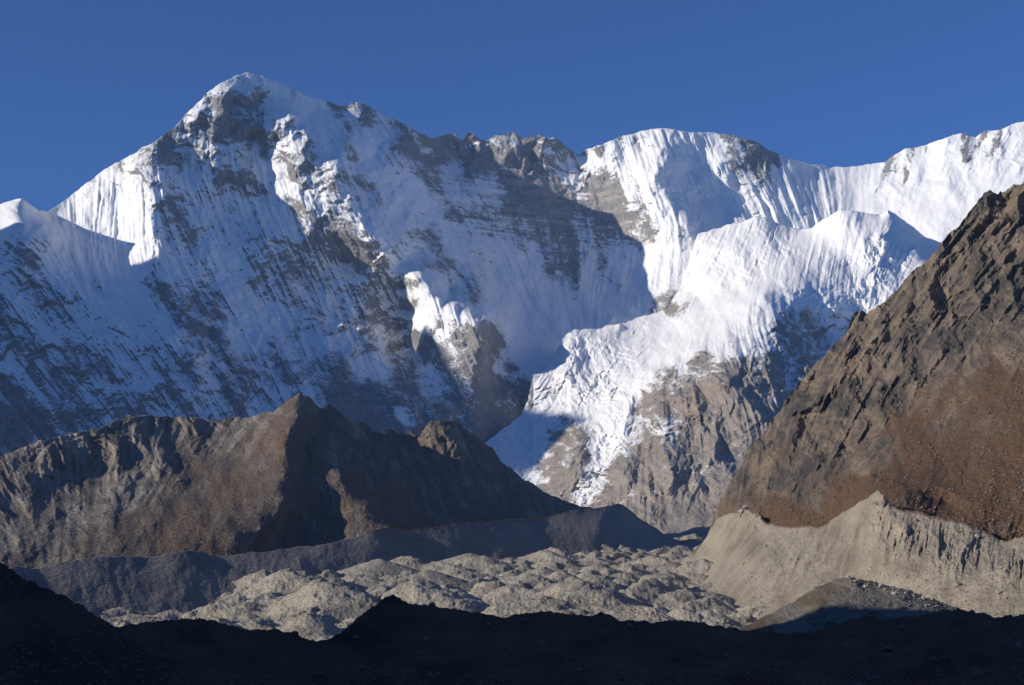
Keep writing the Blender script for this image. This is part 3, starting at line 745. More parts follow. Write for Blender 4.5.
x2, y2 = landform(cols2, [p[:2] for p in sky2], [(-300, 600), (0, 590), (300, 590), (690, 590)], 280, [(-300, 2), (-60, .8), (100, 1.0), (240, 1.2), (300, .9), (320, 2.2), (430, 2.4), (465, 2.4), (500, 1.2), (690, .5)], 15)
D2 = R2(*warp(x2, y2, 2.2, 72)) * KM
# rough, tint(dark..pale), rust
ctl2 = [(0, 480, .8, .6, .1), (60, 470, .9, .7, .1), (120, 450, 1., .5, .1), (150, 450, 1., .4, .1), (200, 430, 1., .6, .1), (250, 430, .9, .6, .1), (110, 500, .6, .6, .1), (140, 490, .7, .6, .1), (50, 530, .4, .4, .3), (180, 510, .10, .25, .45), (220, 480, .08, .3, .35), (250, 510, .04, .25, .7), (255, 475, .05, .25, .5), (270, 440, .12, .3, .3), (225, 520, .04, .25, .7), (200, 545, .05, .25, .8), (120, 540, .3, .35, .5), (260, 450, .35, .25, .2), (285, 420, .5, .2, .2), (280, 500, .2, .3, .5), (320, 430, .8, .3, .2), (330, 490, .4, .35, .4), (380, 480, .5, .3, .3), (440, 432, 1., .6, .2), (455, 436, 1., .6, .2), (480, 460, .6, .3, .3), (400, 530, .3, .4, .4), (520, 500, .3, .3, .3), (600, 530, .2, .3, .3)]
rg, ti, ru = idw(ctl2, x2, y2, 1.6, 8)
mx, my = x2 * 2.6, y2 * 2.6
wx = mx + 30 * fbm(mx / 120, my / 120, 3, 221)
wy = my + 30 * fbm(mx / 120, my / 120, 3, 222)
sA = streaks(ang2, -80, 700, 380, 610, 0.7, 7, 45, 21)(x2, y2)
sB = streaks(ang2, -80, 700, 380, 610, 0.7, 2.6, 20, 22)(x2, y2)
rid = ridged(wx / 150, wy / 150, 6, 231)
D2 = D2 - (0.12 + 0.88 * rg) * (1 - 0.5 * np.exp(-(y2 - y2[:1]) / 4)) * (5 * (1 - np.abs(sA)) + 1.8 * sB) - rg ** 1.4 * (42 * (rid - .9) + 24 * facets(wx, wy, 55, 851, .9, 1.5) + 12 * facets(wx, wy, 24, 855, .9, 1.4) + 6 * fbm(wx / 24, wy / 24, 5, 241, .6)) - 1.5 * fbm(wx / 60, wy / 60, 4, 242)
rib2 = [
    ([(112, 432, 20), (118, 450, 70), (124, 470, 40)], 30, 16), ([(150, 440, 20), (165, 460, 80), (180, 480, 60), (186, 492, 10)], 26, 16), ([(50, 452, 10), (52, 470, 45), (60, 484, 10)], 20, 7), ([(85, 440, 20), (90, 452, 40)], 14, 7), ([(55, 495, 5), (58, 505, 30)], 14, 8), ([(28, 495, 5), (32, 505, 30)], 14, 9),
    ([(312, 440, 10), (330, 467, 20), (350, 490, 25), (375, 518, 20), (392, 534, 10)], 14, 14), ([(376, 465, 10), (386, 480, 50), (392, 495, 20)], 12, 14), ([(322, 404, 30), (340, 425, 50), (360, 445, 20)], 10, 12), ([(425, 425, 20), (445, 432, 60), (462, 448, 20)], 24, 12),
    ([(260, 425, 5), (240, 440, 20), (225, 455, 15), (210, 475, 5)], 8, 14), ([(285, 500, 20), (300, 515, 30), (325, 530, 10)], 10, 10),
]
D2 = D2 - ribs(x2, y2, rib2)
P2 = at(x2, y2, D2)
pale = fbm(wx / 90, wy / 90, 5, 251, .6)
sP = streaks(ang2, -80, 700, 380, 610, 0.7, 6, 60, 23)(x2, y2)
dl = ((x2 - 280) * 135 + (y2 - 405) * 200) / 241.0 + 9 * fbm(wx / 60, wy / 60, 4, 258)
scree = sstep(-5, 9, dl) * (1 - sstep(500, 620, x2))
ru = np.maximum(ru, .62 * scree)
at2 = {'tint': (.12 * scree + 1.08 - (.05 + .12 * rg) * sP - .2 * sstep(1.4, 2.4, sP) - .45 * (ribs(x2, y2, [([(278, 412, 1), (262, 432, 1), (243, 450, 1), (205, 485, 1), (165, 507, .3)], 8, 6), ([(236, 458, 1), (222, 480, .6)], 4, 4), ([(190, 520, .7), (180, 540, .5)], 3, 3)]) * sstep(-.5, .5, fbm(wx / 22, wy / 22, 3, 257))) - ti - .55 * pale * rg - .25 * fbm(wx / 18, wy / 18, 4, 256, .7) * (.3 + rg) - .12 * sB).clip(0, 1), 'rust': (ru * .75 + .2 * fbm(wx / 120, wy / 120, 4, 255)).clip(0, 1)}
hill_m = debris_mat('brown_hill_rock', (0.30, 0.265, 0.22), (0.10, 0.083, 0.066), (0.135, 0.087, 0.055), 2.2, .6, .6)
P, A = with_back(P2, at2, [15, 50, 120, 250, 450, 800, 1300], 0.75)
o = grid_mesh('brown_hill', P, hill_m, A)
tag(o, 'bare brown rocky hill with a dark pointed top left of the glacier', 'hill', kind='structure')

# ------------------------------------------------------------------ 4. shaded lateral moraine below the hill
sky4 = [(-300, 585, 1.2), (-80, 575, 1.5), (0, 570, 1.8), (20, 566, 1.9), (40, 568, 1.95), (60, 562, 2.0), (100, 556, 2.12), (150, 557, 2.25), (170, 553, 2.3), (185, 550, 2.35), (200, 551, 2.4), (216, 556, 2.42), (260, 552, 2.55), (300, 547, 2.7), (330, 543, 2.8), (350, 539, 2.9), (370, 532, 3.0), (386, 527, 3.1), (410, 530, 3.2),
        (450, 524, 3.4), (500, 521, 3.65), (545, 518, 3.9), (570, 511, 4.05), (600, 507, 4.2), (618, 504, 4.3), (626, 507, 4.33), (640, 519, 4.38), (655, 528, 4.4), (668, 537, 4.4), (680, 541, 4.42), (705, 538, 4.5), (720, 545, 4.4)]
in4 = [(-300, 660, .9), (-80, 640, 1.15), (20, 620, 1.45), (100, 612, 1.75), (200, 600, 2.05), (300, 584, 2.38), (400, 566, 2.85), (500, 556, 3.3), (600, 552, 3.75), (690, 550, 4.25), (720, 560, 4.2), (300, 565, 2.52), (450, 545, 3.2), (600, 530, 3.95), (200, 575, 2.22)]
R4 = RBF(dense(sky4, 14) + in4)
cols4 = columns(-60, 715, 0.7, left=-300)
x4, y4 = landform(cols4, [p[:2] for p in sky4], [(-300, 690), (20, 650), (200, 625), (400, 590), (600, 575), (720, 570)], 130, [(-300, .5), (0, .9), (400, .9), (700, .6)], 17)
D4 = R4(x4, y4) * KM
mx, my = x4 * 1.9, y4 * 1.9
sA = streaks([(0, 580, 70), (300, 560, 70), (600, 530, 70)], -80, 730, 490, 700, 0.7, 5, 24, 31)(x4, y4)
D4 = D4 + .5 * sA - 4 * fbm(mx / 40, my / 40, 5, 311, .55) - 12 * perlin(mx / 160, my / 160, 312)
P4 = at(x4, y4, D4)
low = np.exp(-(y4 - y4[:1]) / 4.0)
at4 = {'tint': .45 + .3 * fbm(mx / 70, my / 70, 4, 313), 'rust': low * sstep(330, 380, x4) * .7}
mor_m = debris_mat('grey_moraine_rubble', (0.27, 0.25, 0.215), (0.16, 0.15, 0.135), (0.13, 0.085, 0.055), 1.4, .7)
P, A = with_back(P4, at4, [12, 35, 80, 150, 260], 0.45)
o = grid_mesh('lateral_moraine', P, mor_m, A)
tag(o, 'long grey moraine bank in shadow between brown hill and glacier', 'moraine', kind='structure')

# ------------------------------------------------------------------ 5. rubble covered glacier
cg = columns(-40, 1064, 0.8, left=-220, right=1300)
dg = np.exp(np.linspace(math.log(1020), math.log(5200), 620))
xg, Dg = np.meshgrid(cg, dg)
u = (xg - W / 2) / F
Xg = u * Dg
Yg = Dg.copy()
base = -46 + (Dg - 1020) * 0.047 + np.maximum(Dg - 3000, 0) * 0.012 - 11 - 17 * (1 - sstep(90, 370, xg)) * sstep(1350, 1750, Dg)
wX = Xg + 22 * fbm(Xg / 90, Yg / 90, 3, 401)
wY = Yg + 22 * fbm(Xg / 90, Yg / 90, 3, 402)
wX = Xg + 15 * fbm(Xg / 70, Yg / 70, 4, 401, .55)
wY = Yg + 15 * fbm(Xg / 70, Yg / 70, 4, 402, .55)
big_h = heaps(wX + .25 * wY, wY * .55, 100, .43, 411, .1, .85) * (.65 + .55 * sstep(-.5, .6, perlin(Xg / 260, Yg / 400, 436)))
mid_h = heaps(wX + 40 - .2 * wY, wY * .66, 44, .48, 421)
sml_h = heaps(wX, wY * .9, 17, .45, 426)
zg = base + np.maximum(big_h + 1, mid_h + 2 + 3 * perlin(Xg / 200, Yg / 260, 432)) + .42 * sml_h * (1 + perlin(Xg / 90, Yg / 120, 437))
zg += 1.0 * fbm(wX / 12, wY / 12, 4, 431, .6) + 4 * perlin(Xg / 420, Yg / 420, 433)
zg -= 17 * sstep(600, 790, xg) * sstep(1150, 1500, Dg)
zg += .8 * fbm(Xg / 6, Yg / 6, 3, 433)


def mound(px, D, h, r):
    global zg
    X0 = (px - W / 2) / F * D
    q = np.hypot(Xg - X0 + 3 * perlin(Xg / 15, Yg / 15, 441), (Yg - D) * .8)
    zg = np.maximum(zg, base + h * (1 - q / r) + 1.0 * fbm(Xg / 12, Yg / 12, 3, 442))


mound(312, 1330, 26, 42)
mound(250, 1700, 20, 60)
mound(430, 2200, 30, 95)
mound(560, 1900, 26, 80)
mound(620, 1500, 14, 55)
mound(380, 2600, 34, 110)
mound(470, 3000, 34, 120)
Pg = np.stack([Xg, Yg, zg], -1)
glac_m = debris_mat('glacier_rubble', (0.40, 0.355, 0.285), (0.235, 0.212, 0.172), (0.22, 0.17, 0.12), 0.9, .8)
o = grid_mesh('glacier', Pg, glac_m, {'tint': (.32 + .5 * fbm(Xg / 120, Yg / 150, 4, 451)).clip(0, 1), 'rust': (.1 * fbm(Xg / 60, Yg / 80, 3, 452)).clip(0, 1)})
tag(o, 'sunlit glacier buried under grey rubble heaps across the valley floor', 'glacier', kind='structure')

# ------------------------------------------------------------------ 6. brown slope on the right
sky6 = [(690, 556, 3.75), (706, 538, 3.7), (712, 523, 3.68), (720, 500, 3.65), (731, 481, 3.6), (742, 466, 3.55), (750, 447, 3.52), (761, 436, 3.5), (773, 420, 3.48), (788, 398, 3.45), (803, 379, 3.42), (818, 362, 3.4), (830, 348, 3.38), (845, 334, 3.37), (850, 324, 3.36), (854, 312, 3.35), (862, 309, 3.35), (867, 313, 3.35), (872, 310, 3.34), (878, 306, 3.34), (886, 301, 3.33), (900, 287, 3.3), (911, 272, 3.28),
        (921, 265, 3.27), (931, 256, 3.25), (942, 241, 3.23), (953, 230, 3.22), (965, 220, 3.2), (975, 205, 3.18), (984, 194, 3.17), (990, 191, 3.16), (997, 196, 3.16), (1005, 190, 3.15), (1013, 186, 3.14), (1024, 183, 3.12), (1060, 165, 3.08), (1120, 140, 3.0), (1450, 40, 2.6)]
in6 = [(745, 515, 2.75), (745, 490, 3.05), (770, 470, 3.0), (760, 530, 2.55), (830, 525, 2.2), (800, 450, 2.95), (800, 490, 2.6), (850, 450, 2.7), (850, 400, 2.95), (850, 350, 3.2), (880, 500, 1.85), (900, 503, 1.76), (920, 506, 1.73), (945, 511, 1.69), (972, 517, 1.64), (905, 490, 1.9), (950, 495, 1.84), (900, 470, 2.15), (900, 430, 2.5), (900, 370, 2.85), (900, 320, 3.12), (950, 440, 2.25), (950, 380, 2.6), (950, 310, 2.95), (950, 260, 3.12), (1000, 520, 1.62), (1000, 440, 2.05), (1000, 380, 2.4), (1000, 300, 2.8), (1000, 230, 3.05), (1060, 520, 1.5), (1060, 400, 2.1), (1060, 300, 2.65), (1120, 520, 1.35), (1120, 350, 2.25), (1120, 220, 2.85),
       (720, 540, 3.2), (740, 560, 2.5), (850, 580, 1.8), (1000, 600, 1.3), (1120, 600, 1.1), (1450, 600, .95), (1450, 350, 1.8)]
R6 = RBF(dense(sky6, 14) + in6)
ang6 = [(720, 500, 95), (760, 450, 100), (800, 420, 110), (850, 360, 120), (900, 330, 125), (950, 280, 130), (1000, 240, 130), (860, 460, 120), (950, 420, 118), (1000, 480, 112), (1060, 400, 115)]
cols6 = columns(692, 1095, 0.6, right=1450)
x6, y6 = landform(cols6, [p[:2] for p in sky6], [(690, 600), (1450, 600)], 560, [(690, .8), (760, 1.4), (850, 2.0), (980, 1.8), (1100, 1.5)], 19)
D6 = R6(*warp(x6, y6, 1.8, 76)) * KM
# rough, darkness, rust
ctl6 = [(715, 515, .7, .3, .45), (740, 480, .9, .4, .3), (760, 445, 1., .4, .2), (760, 490, .6, .5, .3), (790, 420, 1., .5, .2), (790, 470, .4, .7, .2), (820, 390, 1., .5, .2), (830, 440, .7, .55, .15), (850, 340, 1., .4, .2), (860, 390, .9, .5, .15), (880, 420, .6, .5, .2), (890, 330, .8, .55, .1), (900, 380, .7, .65, .1), (920, 300, .8, .55, .15), (950, 260, .9, .45, .2), (960, 310, .7, .6, .1), (950, 350, .4, .7, .15), (990, 220, .9, .5, .2), (1000, 290, .6, .65, .15), (1010, 200, .9, .5, .2),
        (850, 480, .25, .5, .5), (870, 500, .2, .4, .6), (900, 430, .12, .4, .65), (930, 400, .10, .4, .55), (960, 400, .06, .4, .6), (1000, 350, .1, .5, .45), (1000, 400, .05, .4, .75), (950, 460, .06, .4, .7), (1000, 450, .05, .45, .75), (1010, 500, .1, .5, .5), (900, 480, .1, .4, .6), (960, 500, .12, .5, .5), (780, 520, .1, .3, 1.), (810, 525, .1, .3, 1.), (745, 520, .5, .3, .5), (820, 500, .3, .6, .3), (1060, 400, .1, .5, .6), (1000, 530, .2, .5, .3)]
rg, ti, ru = idw(ctl6, x6, y6, 1.7, 7)
mx, my = x6 * 2.0, y6 * 2.0
wx = mx + 22 * fbm(mx / 90, my / 90, 3, 621)
wy = my + 22 * fbm(mx / 90, my / 90, 3, 622)
sA = streaks(ang6, 680, 1120, 130, 620, 0.6, 8, 60, 61)(x6, y6)
sB = streaks(ang6, 680, 1120, 130, 620, 0.6, 2.6, 26, 62)(x6, y6)
rid = ridged(wx / 110, wy / 130, 6, 631)
edge = 1 - 0.5 * np.exp(-(y6 - y6[:1]) / 4.0)
D6 = D6 - edge * ((.08 + .92 * rg) * (16 * (1 - np.abs(sA)) + 4.5 * sB) + rg * (70 * (rid - .9) + 34 * facets(wx, wy, 46, 861, 2.1, 1.6) + 17 * facets(wx, wy, 20, 865, 2.1, 1.5) + 6 * fbm(wx / 22, wy / 22, 4, 641, .6)))- 2.5 * fbm(wx / 26, wy / 26, 6, 642, .6)
rib6 = [
    ([(915, 490, -30), (945, 503, -75), (972, 517, -10)], 42, 12), ([(893, 496, 20), (904, 491, 40), (914, 492, 20)], 14, 8),
    ([(790, 405, 10), (797, 425, 60), (793, 448, 40)], 20, 10), ([(757, 440, 20), (758, 455, 60), (762, 475, 20)], 18, 10), ([(842, 372, 10), (848, 388, 50), (845, 412, 20)], 20, 12), ([(925, 278, 20), (930, 295, 50), (925, 310, 10)], 20, 12), ([(905, 300, 20), (910, 315, 40), (902, 330, 10)], 16, 10), ([(905, 365, 10), (912, 380, 40), (905, 392, 10)], 18, 10), ([(935, 340, 10), (942, 355, 40), (930, 372, 20)], 18, 10),
    ([(868, 455, 10), (870, 472, 30), (866, 490, 10)], 14, 8), ([(858, 312, 20), (856, 330, 40), (850, 345, 10)], 14, 10), ([(985, 196, 10), (980, 215, 40), (965, 240, 20)], 16, 10), ([(740, 470, 20), (745, 490, 40), (742, 510, 10)], 14, 8), ([(820, 440, 10), (818, 460, 30)], 14, 8), ([(890, 395, 10), (898, 405, 30), (892, 418, 10)], 16, 9),
]
D6 = D6 - ribs(x6, y6, rib6)
P6 = at(x6, y6, D6)
dr = ((x6 - 1030) * 150 + (y6 - 325) * 200) / 250.0 + 30 * fbm(wx / 110, wy / 110, 5, 655, .6)
ru = np.maximum(ru, .72 * sstep(-10, 26, dr))
at6 = {'tint': (ti + .08 + .42 * fbm(wx / 60, wy / 70, 6, 651, .7) + .22 * fbm(wx / 14, wy / 18, 4, 653, .7) - .22 * sB * rg).clip(0, 1), 'rust': (ru * .95 + .04 * sA + .2 * fbm(wx / 90, wy / 90, 5, 652, .6)).clip(0, 1)}
slope_m = debris_mat('brown_slope_turf_and_rock', (0.25, 0.19, 0.13), (0.065, 0.058, 0.052), (0.122, 0.071, 0.041), 1.6, .7, .75)
P, A = with_back(P6, at6, [12, 40, 100, 220, 420], 0.7)
o = grid_mesh('brown_slope', P, slope_m, A)
tag(o, 'steep rust brown mountainside with dark crags rising at the right', 'hillside', kind='structure')

# ------------------------------------------------------------------ 7. pale moraine wall on the right
sky5 = [(655, 606, 2.55), (672, 585, 2.8), (690, 562, 3.0), (703, 542, 3.15), (711, 527, 3.1), (718, 517, 2.95), (735, 513, 2.75), (745, 510, 2.65), (757, 514, 2.55), (764, 521, 2.5), (790, 526, 2.3), (826, 525, 2.1), (834, 518, 2.03), (845, 511, 1.95), (858, 503, 1.88), (868, 497, 1.76), (878, 490, 1.69), (884, 496, 1.685), (893, 506, 1.68), (905, 510, 1.66), (918, 511, 1.64), (930, 514, 1.61), (945, 517, 1.58), (965, 522, 1.53), (985, 531, 1.49), (1000, 541, 1.45), (1010, 539, 1.42), (1024, 536, 1.39), (1060, 540, 1.3), (1120, 545, 1.15), (1450, 548, .85)]
in5 = [(655, 615, 2.35), (690, 600, 2.3), (720, 610, 2.0), (740, 618, 1.85), (800, 620, 1.62), (880, 622, 1.4), (960, 622, 1.24), (1024, 622, 1.13), (1120, 625, 1.0), (720, 570, 2.5), (760, 560, 2.2), (800, 570, 1.92), (850, 560, 1.75), (880, 540, 1.6), (940, 560, 1.42), (1000, 575, 1.28), (880, 580, 1.53),
       (660, 660, 1.9), (800, 660, 1.4), (960, 660, 1.05), (1120, 660, .85), (1450, 560, .85), (1450, 660, .65)]
R5 = RBF(dense(sky5, 12) + in5)
cols5 = columns(657, 1095, 0.6, right=1450)
x5, y5 = landform(cols5, [p[:2] for p in sky5], [(655, 660), (1450, 660)], 230, [(655, .5), (740, 1.4), (800, .8), (880, .8), (1000, 1.2), (1100, 1)], 23)
D5 = R5(x5, y5) * KM
mx, my = x5 * 1.1, y5 * 1.1
ang5 = [(680, 580, 135), (740, 560, 125), (800, 560, 115), (880, 550, 105), (960, 560, 98), (1060, 560, 95)]
sA = streaks(ang5, 640, 1120, 480, 680, 0.6, 7, 26, 71)(x5 + 5 * perlin(x5 / 18, y5 / 18, 701), y5)
sB = streaks(ang5, 640, 1120, 480, 680, 0.6, 3.2, 16, 72)(x5, y5)
v5 = (y5 - y5[:1]) / (615 - y5[:1]).clip(20)
up = np.exp(-((v5 - .3) / .28) ** 2)
edge = 1 - .7 * np.exp(-(y5 - y5[:1]) / 3.0)
scar = ridged(mx / 34, my / 44, 4, 711)
D5 = D5 - edge * (up * (5.5 * (1 - np.abs(sA)) * (.35 + 1.0 * perlin(x5 / 45, y5 / 30, 702)).clip(0, 1) + 4 * (1 - np.abs(sB))) + (.4 + .6 * up) * 5 * fbm(mx / 24, my / 30, 5, 712, .6) + 12 * perlin(mx / 110, my / 110, 713) + up * 12 * (scar - .9)) - 1.0 * fbm(mx / 5, my / 5, 3, 714)
rib5 = [([(882, 495, 6), (886, 515, 14), (884, 530, 5)], 20, 8), ([(905, 515, 8), (907, 530, 18), (905, 545, 5)], 12, 6), ([(862, 515, 5), (868, 528, 14)], 12, 6), ([(745, 512, 10), (752, 522, 18)], 14, 6), ([(840, 540, 4), (836, 555, 10)], 8, 5), ([(780, 570, 4), (776, 582, 10)], 8, 4), ([(940, 525, 5), (938, 545, 12)], 10, 5), ([(800, 545, 4), (796, 560, 10)], 8, 4)]
D5 = D5 - ribs(x5, y5, rib5)
P5 = at(x5, y5, D5)
turf = np.exp(-(y5 - y5[:1]) / 3.5)
rust5 = turf * np.interp(x5, [655, 700, 720, 745, 765, 820, 840, 880, 892, 900, 930, 1000, 1100], [0, .2, .8, .3, 1., 1., 0, 0, .5, .8, .9, .6, .3]) + .25 * np.exp(-((x5 - 950) / 60) ** 2) * np.exp(-(y5 - y5[:1]) / 9.0)
at5 = {'tint': (.25 + .45 * fbm(mx / 50, my / 40, 5, 721, .6) - .12 * sB + .25 * np.clip(-sA, 0, 2) * up).clip(0, 1), 'rust': rust5.clip(0, 1)}
wall_m = debris_mat('pale_moraine_clay', (0.35, 0.303, 0.235), (0.19, 0.163, 0.127), (0.14, 0.085, 0.05), 1.0, .7)
P, A = with_back(P5, at5, [6, 18, 40, 80, 140], 0.35)
o = grid_mesh('moraine_wall', P, wall_m, A)
tag(o, 'pale eroded moraine wall above the glacier with one sharp little peak', 'moraine', kind='structure')

# ------------------------------------------------------------------ 8. foreground moraine heaps, in the shade
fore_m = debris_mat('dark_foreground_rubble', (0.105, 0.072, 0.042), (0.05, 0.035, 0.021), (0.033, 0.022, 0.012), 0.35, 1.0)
grey_m = debris_mat('grey_heap_rubble', (0.20, 0.185, 0.155), (0.12, 0.11, 0.095), (0.12, 0.09, 0.06), 0.5, .8)
SH = {'moraine_wall': P5, 'glacier': Pg}


def heap(name, sky, inn, cols, bottom, ny, jag, mat, scale, amp, seed, label, back, bslope):
    R = RBF(dense(sky, 14) + inn)
    x, y = landform(cols, [p[:2] for p in sky], bottom, ny, jag, seed)
    D = R(x, y) * KM
    mx, my = x * scale, y * scale * 2.2
    wx = mx + 6 * fbm(mx / 30, my / 30, 3, seed + 1)
    edge = 1 - .6 * np.exp(-(y - y[:1]) / 3)
    D = D - edge * amp * (2.2 * perlin(mx / 60, my / 60, seed + 2) + 1.6 * (ridged(wx / 40, my / 40, 4, seed + 3) - .9) + .5 * fbm(mx / 8, my / 8, 4, seed + 4, .6))
    D = np.maximum(D, 90.0)
    P = at(x, y, D)
    at_ = {'tint': (.5 + .5 * fbm(mx / 30, my / 30, 4, seed + 5)).clip(0, 1), 'rust': (.25 + .5 * fbm(mx / 45, my / 45, 3, seed + 6)).clip(0, 1)}
    SH[name] = P
    P, A = with_back(P, at_, back, bslope)
    o = grid_mesh(name, P, mat, A)
    tag(o, label, 'moraine', kind='structure')
    return o


heap('grey_heap',
     [(690, 640, 1.12), (720, 632, 1.17), (750, 624, 1.2), (775, 612, 1.22), (795, 600, 1.23), (815, 588, 1.23), (835, 580, 1.22), (850, 577, 1.2), (865, 580, 1.2), (885, 585, 1.19), (900, 588, 1.18), (920, 594, 1.17), (940, 602, 1.16), (965, 612, 1.15), (1000, 620, 1.14), (1100, 622, 1.1), (1450, 625, .85)],
     [(760, 640, 1.08), (820, 610, 1.13), (850, 600, 1.14), (850, 630, 1.06), (900, 610, 1.1), (930, 630, 1.04), (1000, 640, 1.0), (800, 670, .98), (950, 680, .9), (1100, 660, .9), (1450, 640, .8), (1450, 690, .65)],
     columns(690, 1090, 0.6, right=1450), [(690, 690), (1450, 690)], 140, [(690, .6), (840, 1.0), (960, 1.2), (1100, 1)], grey_m, .75, 4.5, 811,
     'rounded grey rubble heap half in shade at foot of the pale wall', [5, 15, 30, 60, 110], .45)
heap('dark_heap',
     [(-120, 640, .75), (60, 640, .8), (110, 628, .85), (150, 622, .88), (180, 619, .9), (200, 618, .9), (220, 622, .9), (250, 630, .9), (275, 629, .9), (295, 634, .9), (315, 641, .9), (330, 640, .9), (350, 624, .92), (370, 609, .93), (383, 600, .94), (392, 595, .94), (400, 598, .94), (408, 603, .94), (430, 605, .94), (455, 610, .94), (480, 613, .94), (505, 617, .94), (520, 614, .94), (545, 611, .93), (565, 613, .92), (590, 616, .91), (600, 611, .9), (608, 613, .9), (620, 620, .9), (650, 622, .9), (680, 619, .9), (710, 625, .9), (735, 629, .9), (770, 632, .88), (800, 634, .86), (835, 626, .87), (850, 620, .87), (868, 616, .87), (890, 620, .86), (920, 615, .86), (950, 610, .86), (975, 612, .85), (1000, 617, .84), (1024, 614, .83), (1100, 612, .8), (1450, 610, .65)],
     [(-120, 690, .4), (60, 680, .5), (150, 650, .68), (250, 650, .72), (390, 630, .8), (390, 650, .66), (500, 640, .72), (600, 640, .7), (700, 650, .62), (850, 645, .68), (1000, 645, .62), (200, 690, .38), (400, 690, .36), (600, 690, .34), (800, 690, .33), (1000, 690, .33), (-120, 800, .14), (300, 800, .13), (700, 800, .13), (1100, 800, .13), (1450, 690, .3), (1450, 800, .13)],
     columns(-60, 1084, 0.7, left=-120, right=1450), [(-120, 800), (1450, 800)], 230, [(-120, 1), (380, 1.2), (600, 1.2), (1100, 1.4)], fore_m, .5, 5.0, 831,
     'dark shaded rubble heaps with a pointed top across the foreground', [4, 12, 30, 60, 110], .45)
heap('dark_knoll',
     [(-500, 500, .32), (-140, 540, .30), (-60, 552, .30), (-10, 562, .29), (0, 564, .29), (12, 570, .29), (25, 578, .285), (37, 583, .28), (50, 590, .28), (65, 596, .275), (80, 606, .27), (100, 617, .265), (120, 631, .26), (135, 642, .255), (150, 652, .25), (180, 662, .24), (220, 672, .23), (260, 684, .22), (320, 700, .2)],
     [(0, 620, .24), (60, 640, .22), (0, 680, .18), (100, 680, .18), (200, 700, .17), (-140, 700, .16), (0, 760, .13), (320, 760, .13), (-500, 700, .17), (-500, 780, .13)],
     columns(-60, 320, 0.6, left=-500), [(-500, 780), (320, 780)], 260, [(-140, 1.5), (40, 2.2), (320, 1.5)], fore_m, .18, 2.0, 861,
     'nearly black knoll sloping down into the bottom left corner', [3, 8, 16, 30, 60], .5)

# ------------------------------------------------------------------ 9. the ridge beside the camera that shades the foreground
rx = np.array([(-1100, -2500, 420), (-1000, -900, 480), (-950, 200, 500), (-910, 550, 460), (-905, 640, 432), (-900, 690, 405), (-900, 720, 391), (-900, 760, 366), (-900, 800, 296), (-900, 840, 190), (-900, 880, 70), (-910, 950, -20), (-940, 1100, -90)], float)
s = np.linspace(0, len(rx) - 1, 260)
cx = np.stack([np.interp(s, np.arange(len(rx)), rx[:, k]) for k in range(3)], -1)
cx[:, 2] += 9 * fbm(cx[:, 1] / 60, cx[:, 1] * 0, 4, 901)
off = np.linspace(-1, 1, 61)
rows = []
for t_ in off:
    q = cx.copy()
    wd = (cx[:, 2] + 190) * (0.95 if t_ > 0 else 1.4)
    q[:, 0] += t_ * wd
    q[:, 2] -= abs(t_) * (cx[:, 2] + 190) - 14 * fbm(q[:, 0] / 80, q[:, 1] / 80, 4, 902) * min(1, abs(t_) * 8)
    rows.append(q)
PR = np.array(rows)
o = grid_mesh('valley_ridge', PR, hill_m, {'tint': np.full(PR.shape[:2], .5), 'rust': np.full(PR.shape[:2], .3)})
tag(o, 'brown valley ridge beside the viewer, outside the picture at left', 'hillside', kind='structure')

# ------------------------------------------------------------------ boulders and rubble
import bmesh
rnd = random.Random(7)


def rock_mesh(name, seed, mat, n=16):
    r = random.Random(seed)
    bm = bmesh.new()
    for i in range(n):
        v = Vector((r.gauss(0, 1), r.gauss(0, 1), r.gauss(0, 1))).normalized()
        bm.verts.new((v.x * r.uniform(.8, 1.15), v.y * r.uniform(.7, 1.0), v.z * r.uniform(.55, .85)))
    ret = bmesh.ops.convex_hull(bm, input=bm.verts)
    bmesh.ops.delete(bm, geom=[g for g in ret['geom_interior'] if isinstance(g, bmesh.types.BMVert)], context='VERTS')
    bmesh.ops.bevel(bm, geom=list(bm.edges), offset=.08, segments=1, affect='EDGES')
    bmesh.ops.recalc_face_normals(bm, faces=bm.faces)
    me = bpy.data.meshes.new(name)
    bm.to_mesh(me)
    bm.free()
    me.materials.append(mat)
    return me


def rock_mat(name, c1, c2):
    k = NT(name)
    p = k.pos()
    n1 = k.noise(p, 1.3, 5, .65)
    oi = k.n('ShaderNodeObjectInfo')
    f = k.math('ADD', k.math('MULTIPLY', n1, .8), k.math('MULTIPLY', oi.outputs['Random'], .5), True)
    k.l(k.mix(f, c1, c2), k.b.inputs['Base Color'])
    k.b.inputs['Roughness'].default_value = .92
    k.l(k.bump(k.noise(p, 4.0, 4, .6), .6, .15), k.b.inputs['Normal'])
    return k.m


pale_rock = rock_mat('pale_granite', (.16, .145, .12), (.42, .39, .33))
brown_rock = rock_mat('brown_gneiss', (.10, .08, .06), (.26, .21, .16))
dark_rock = rock_mat('shaded_boulder_rock', (.07, .05, .032), (.2, .15, .098))


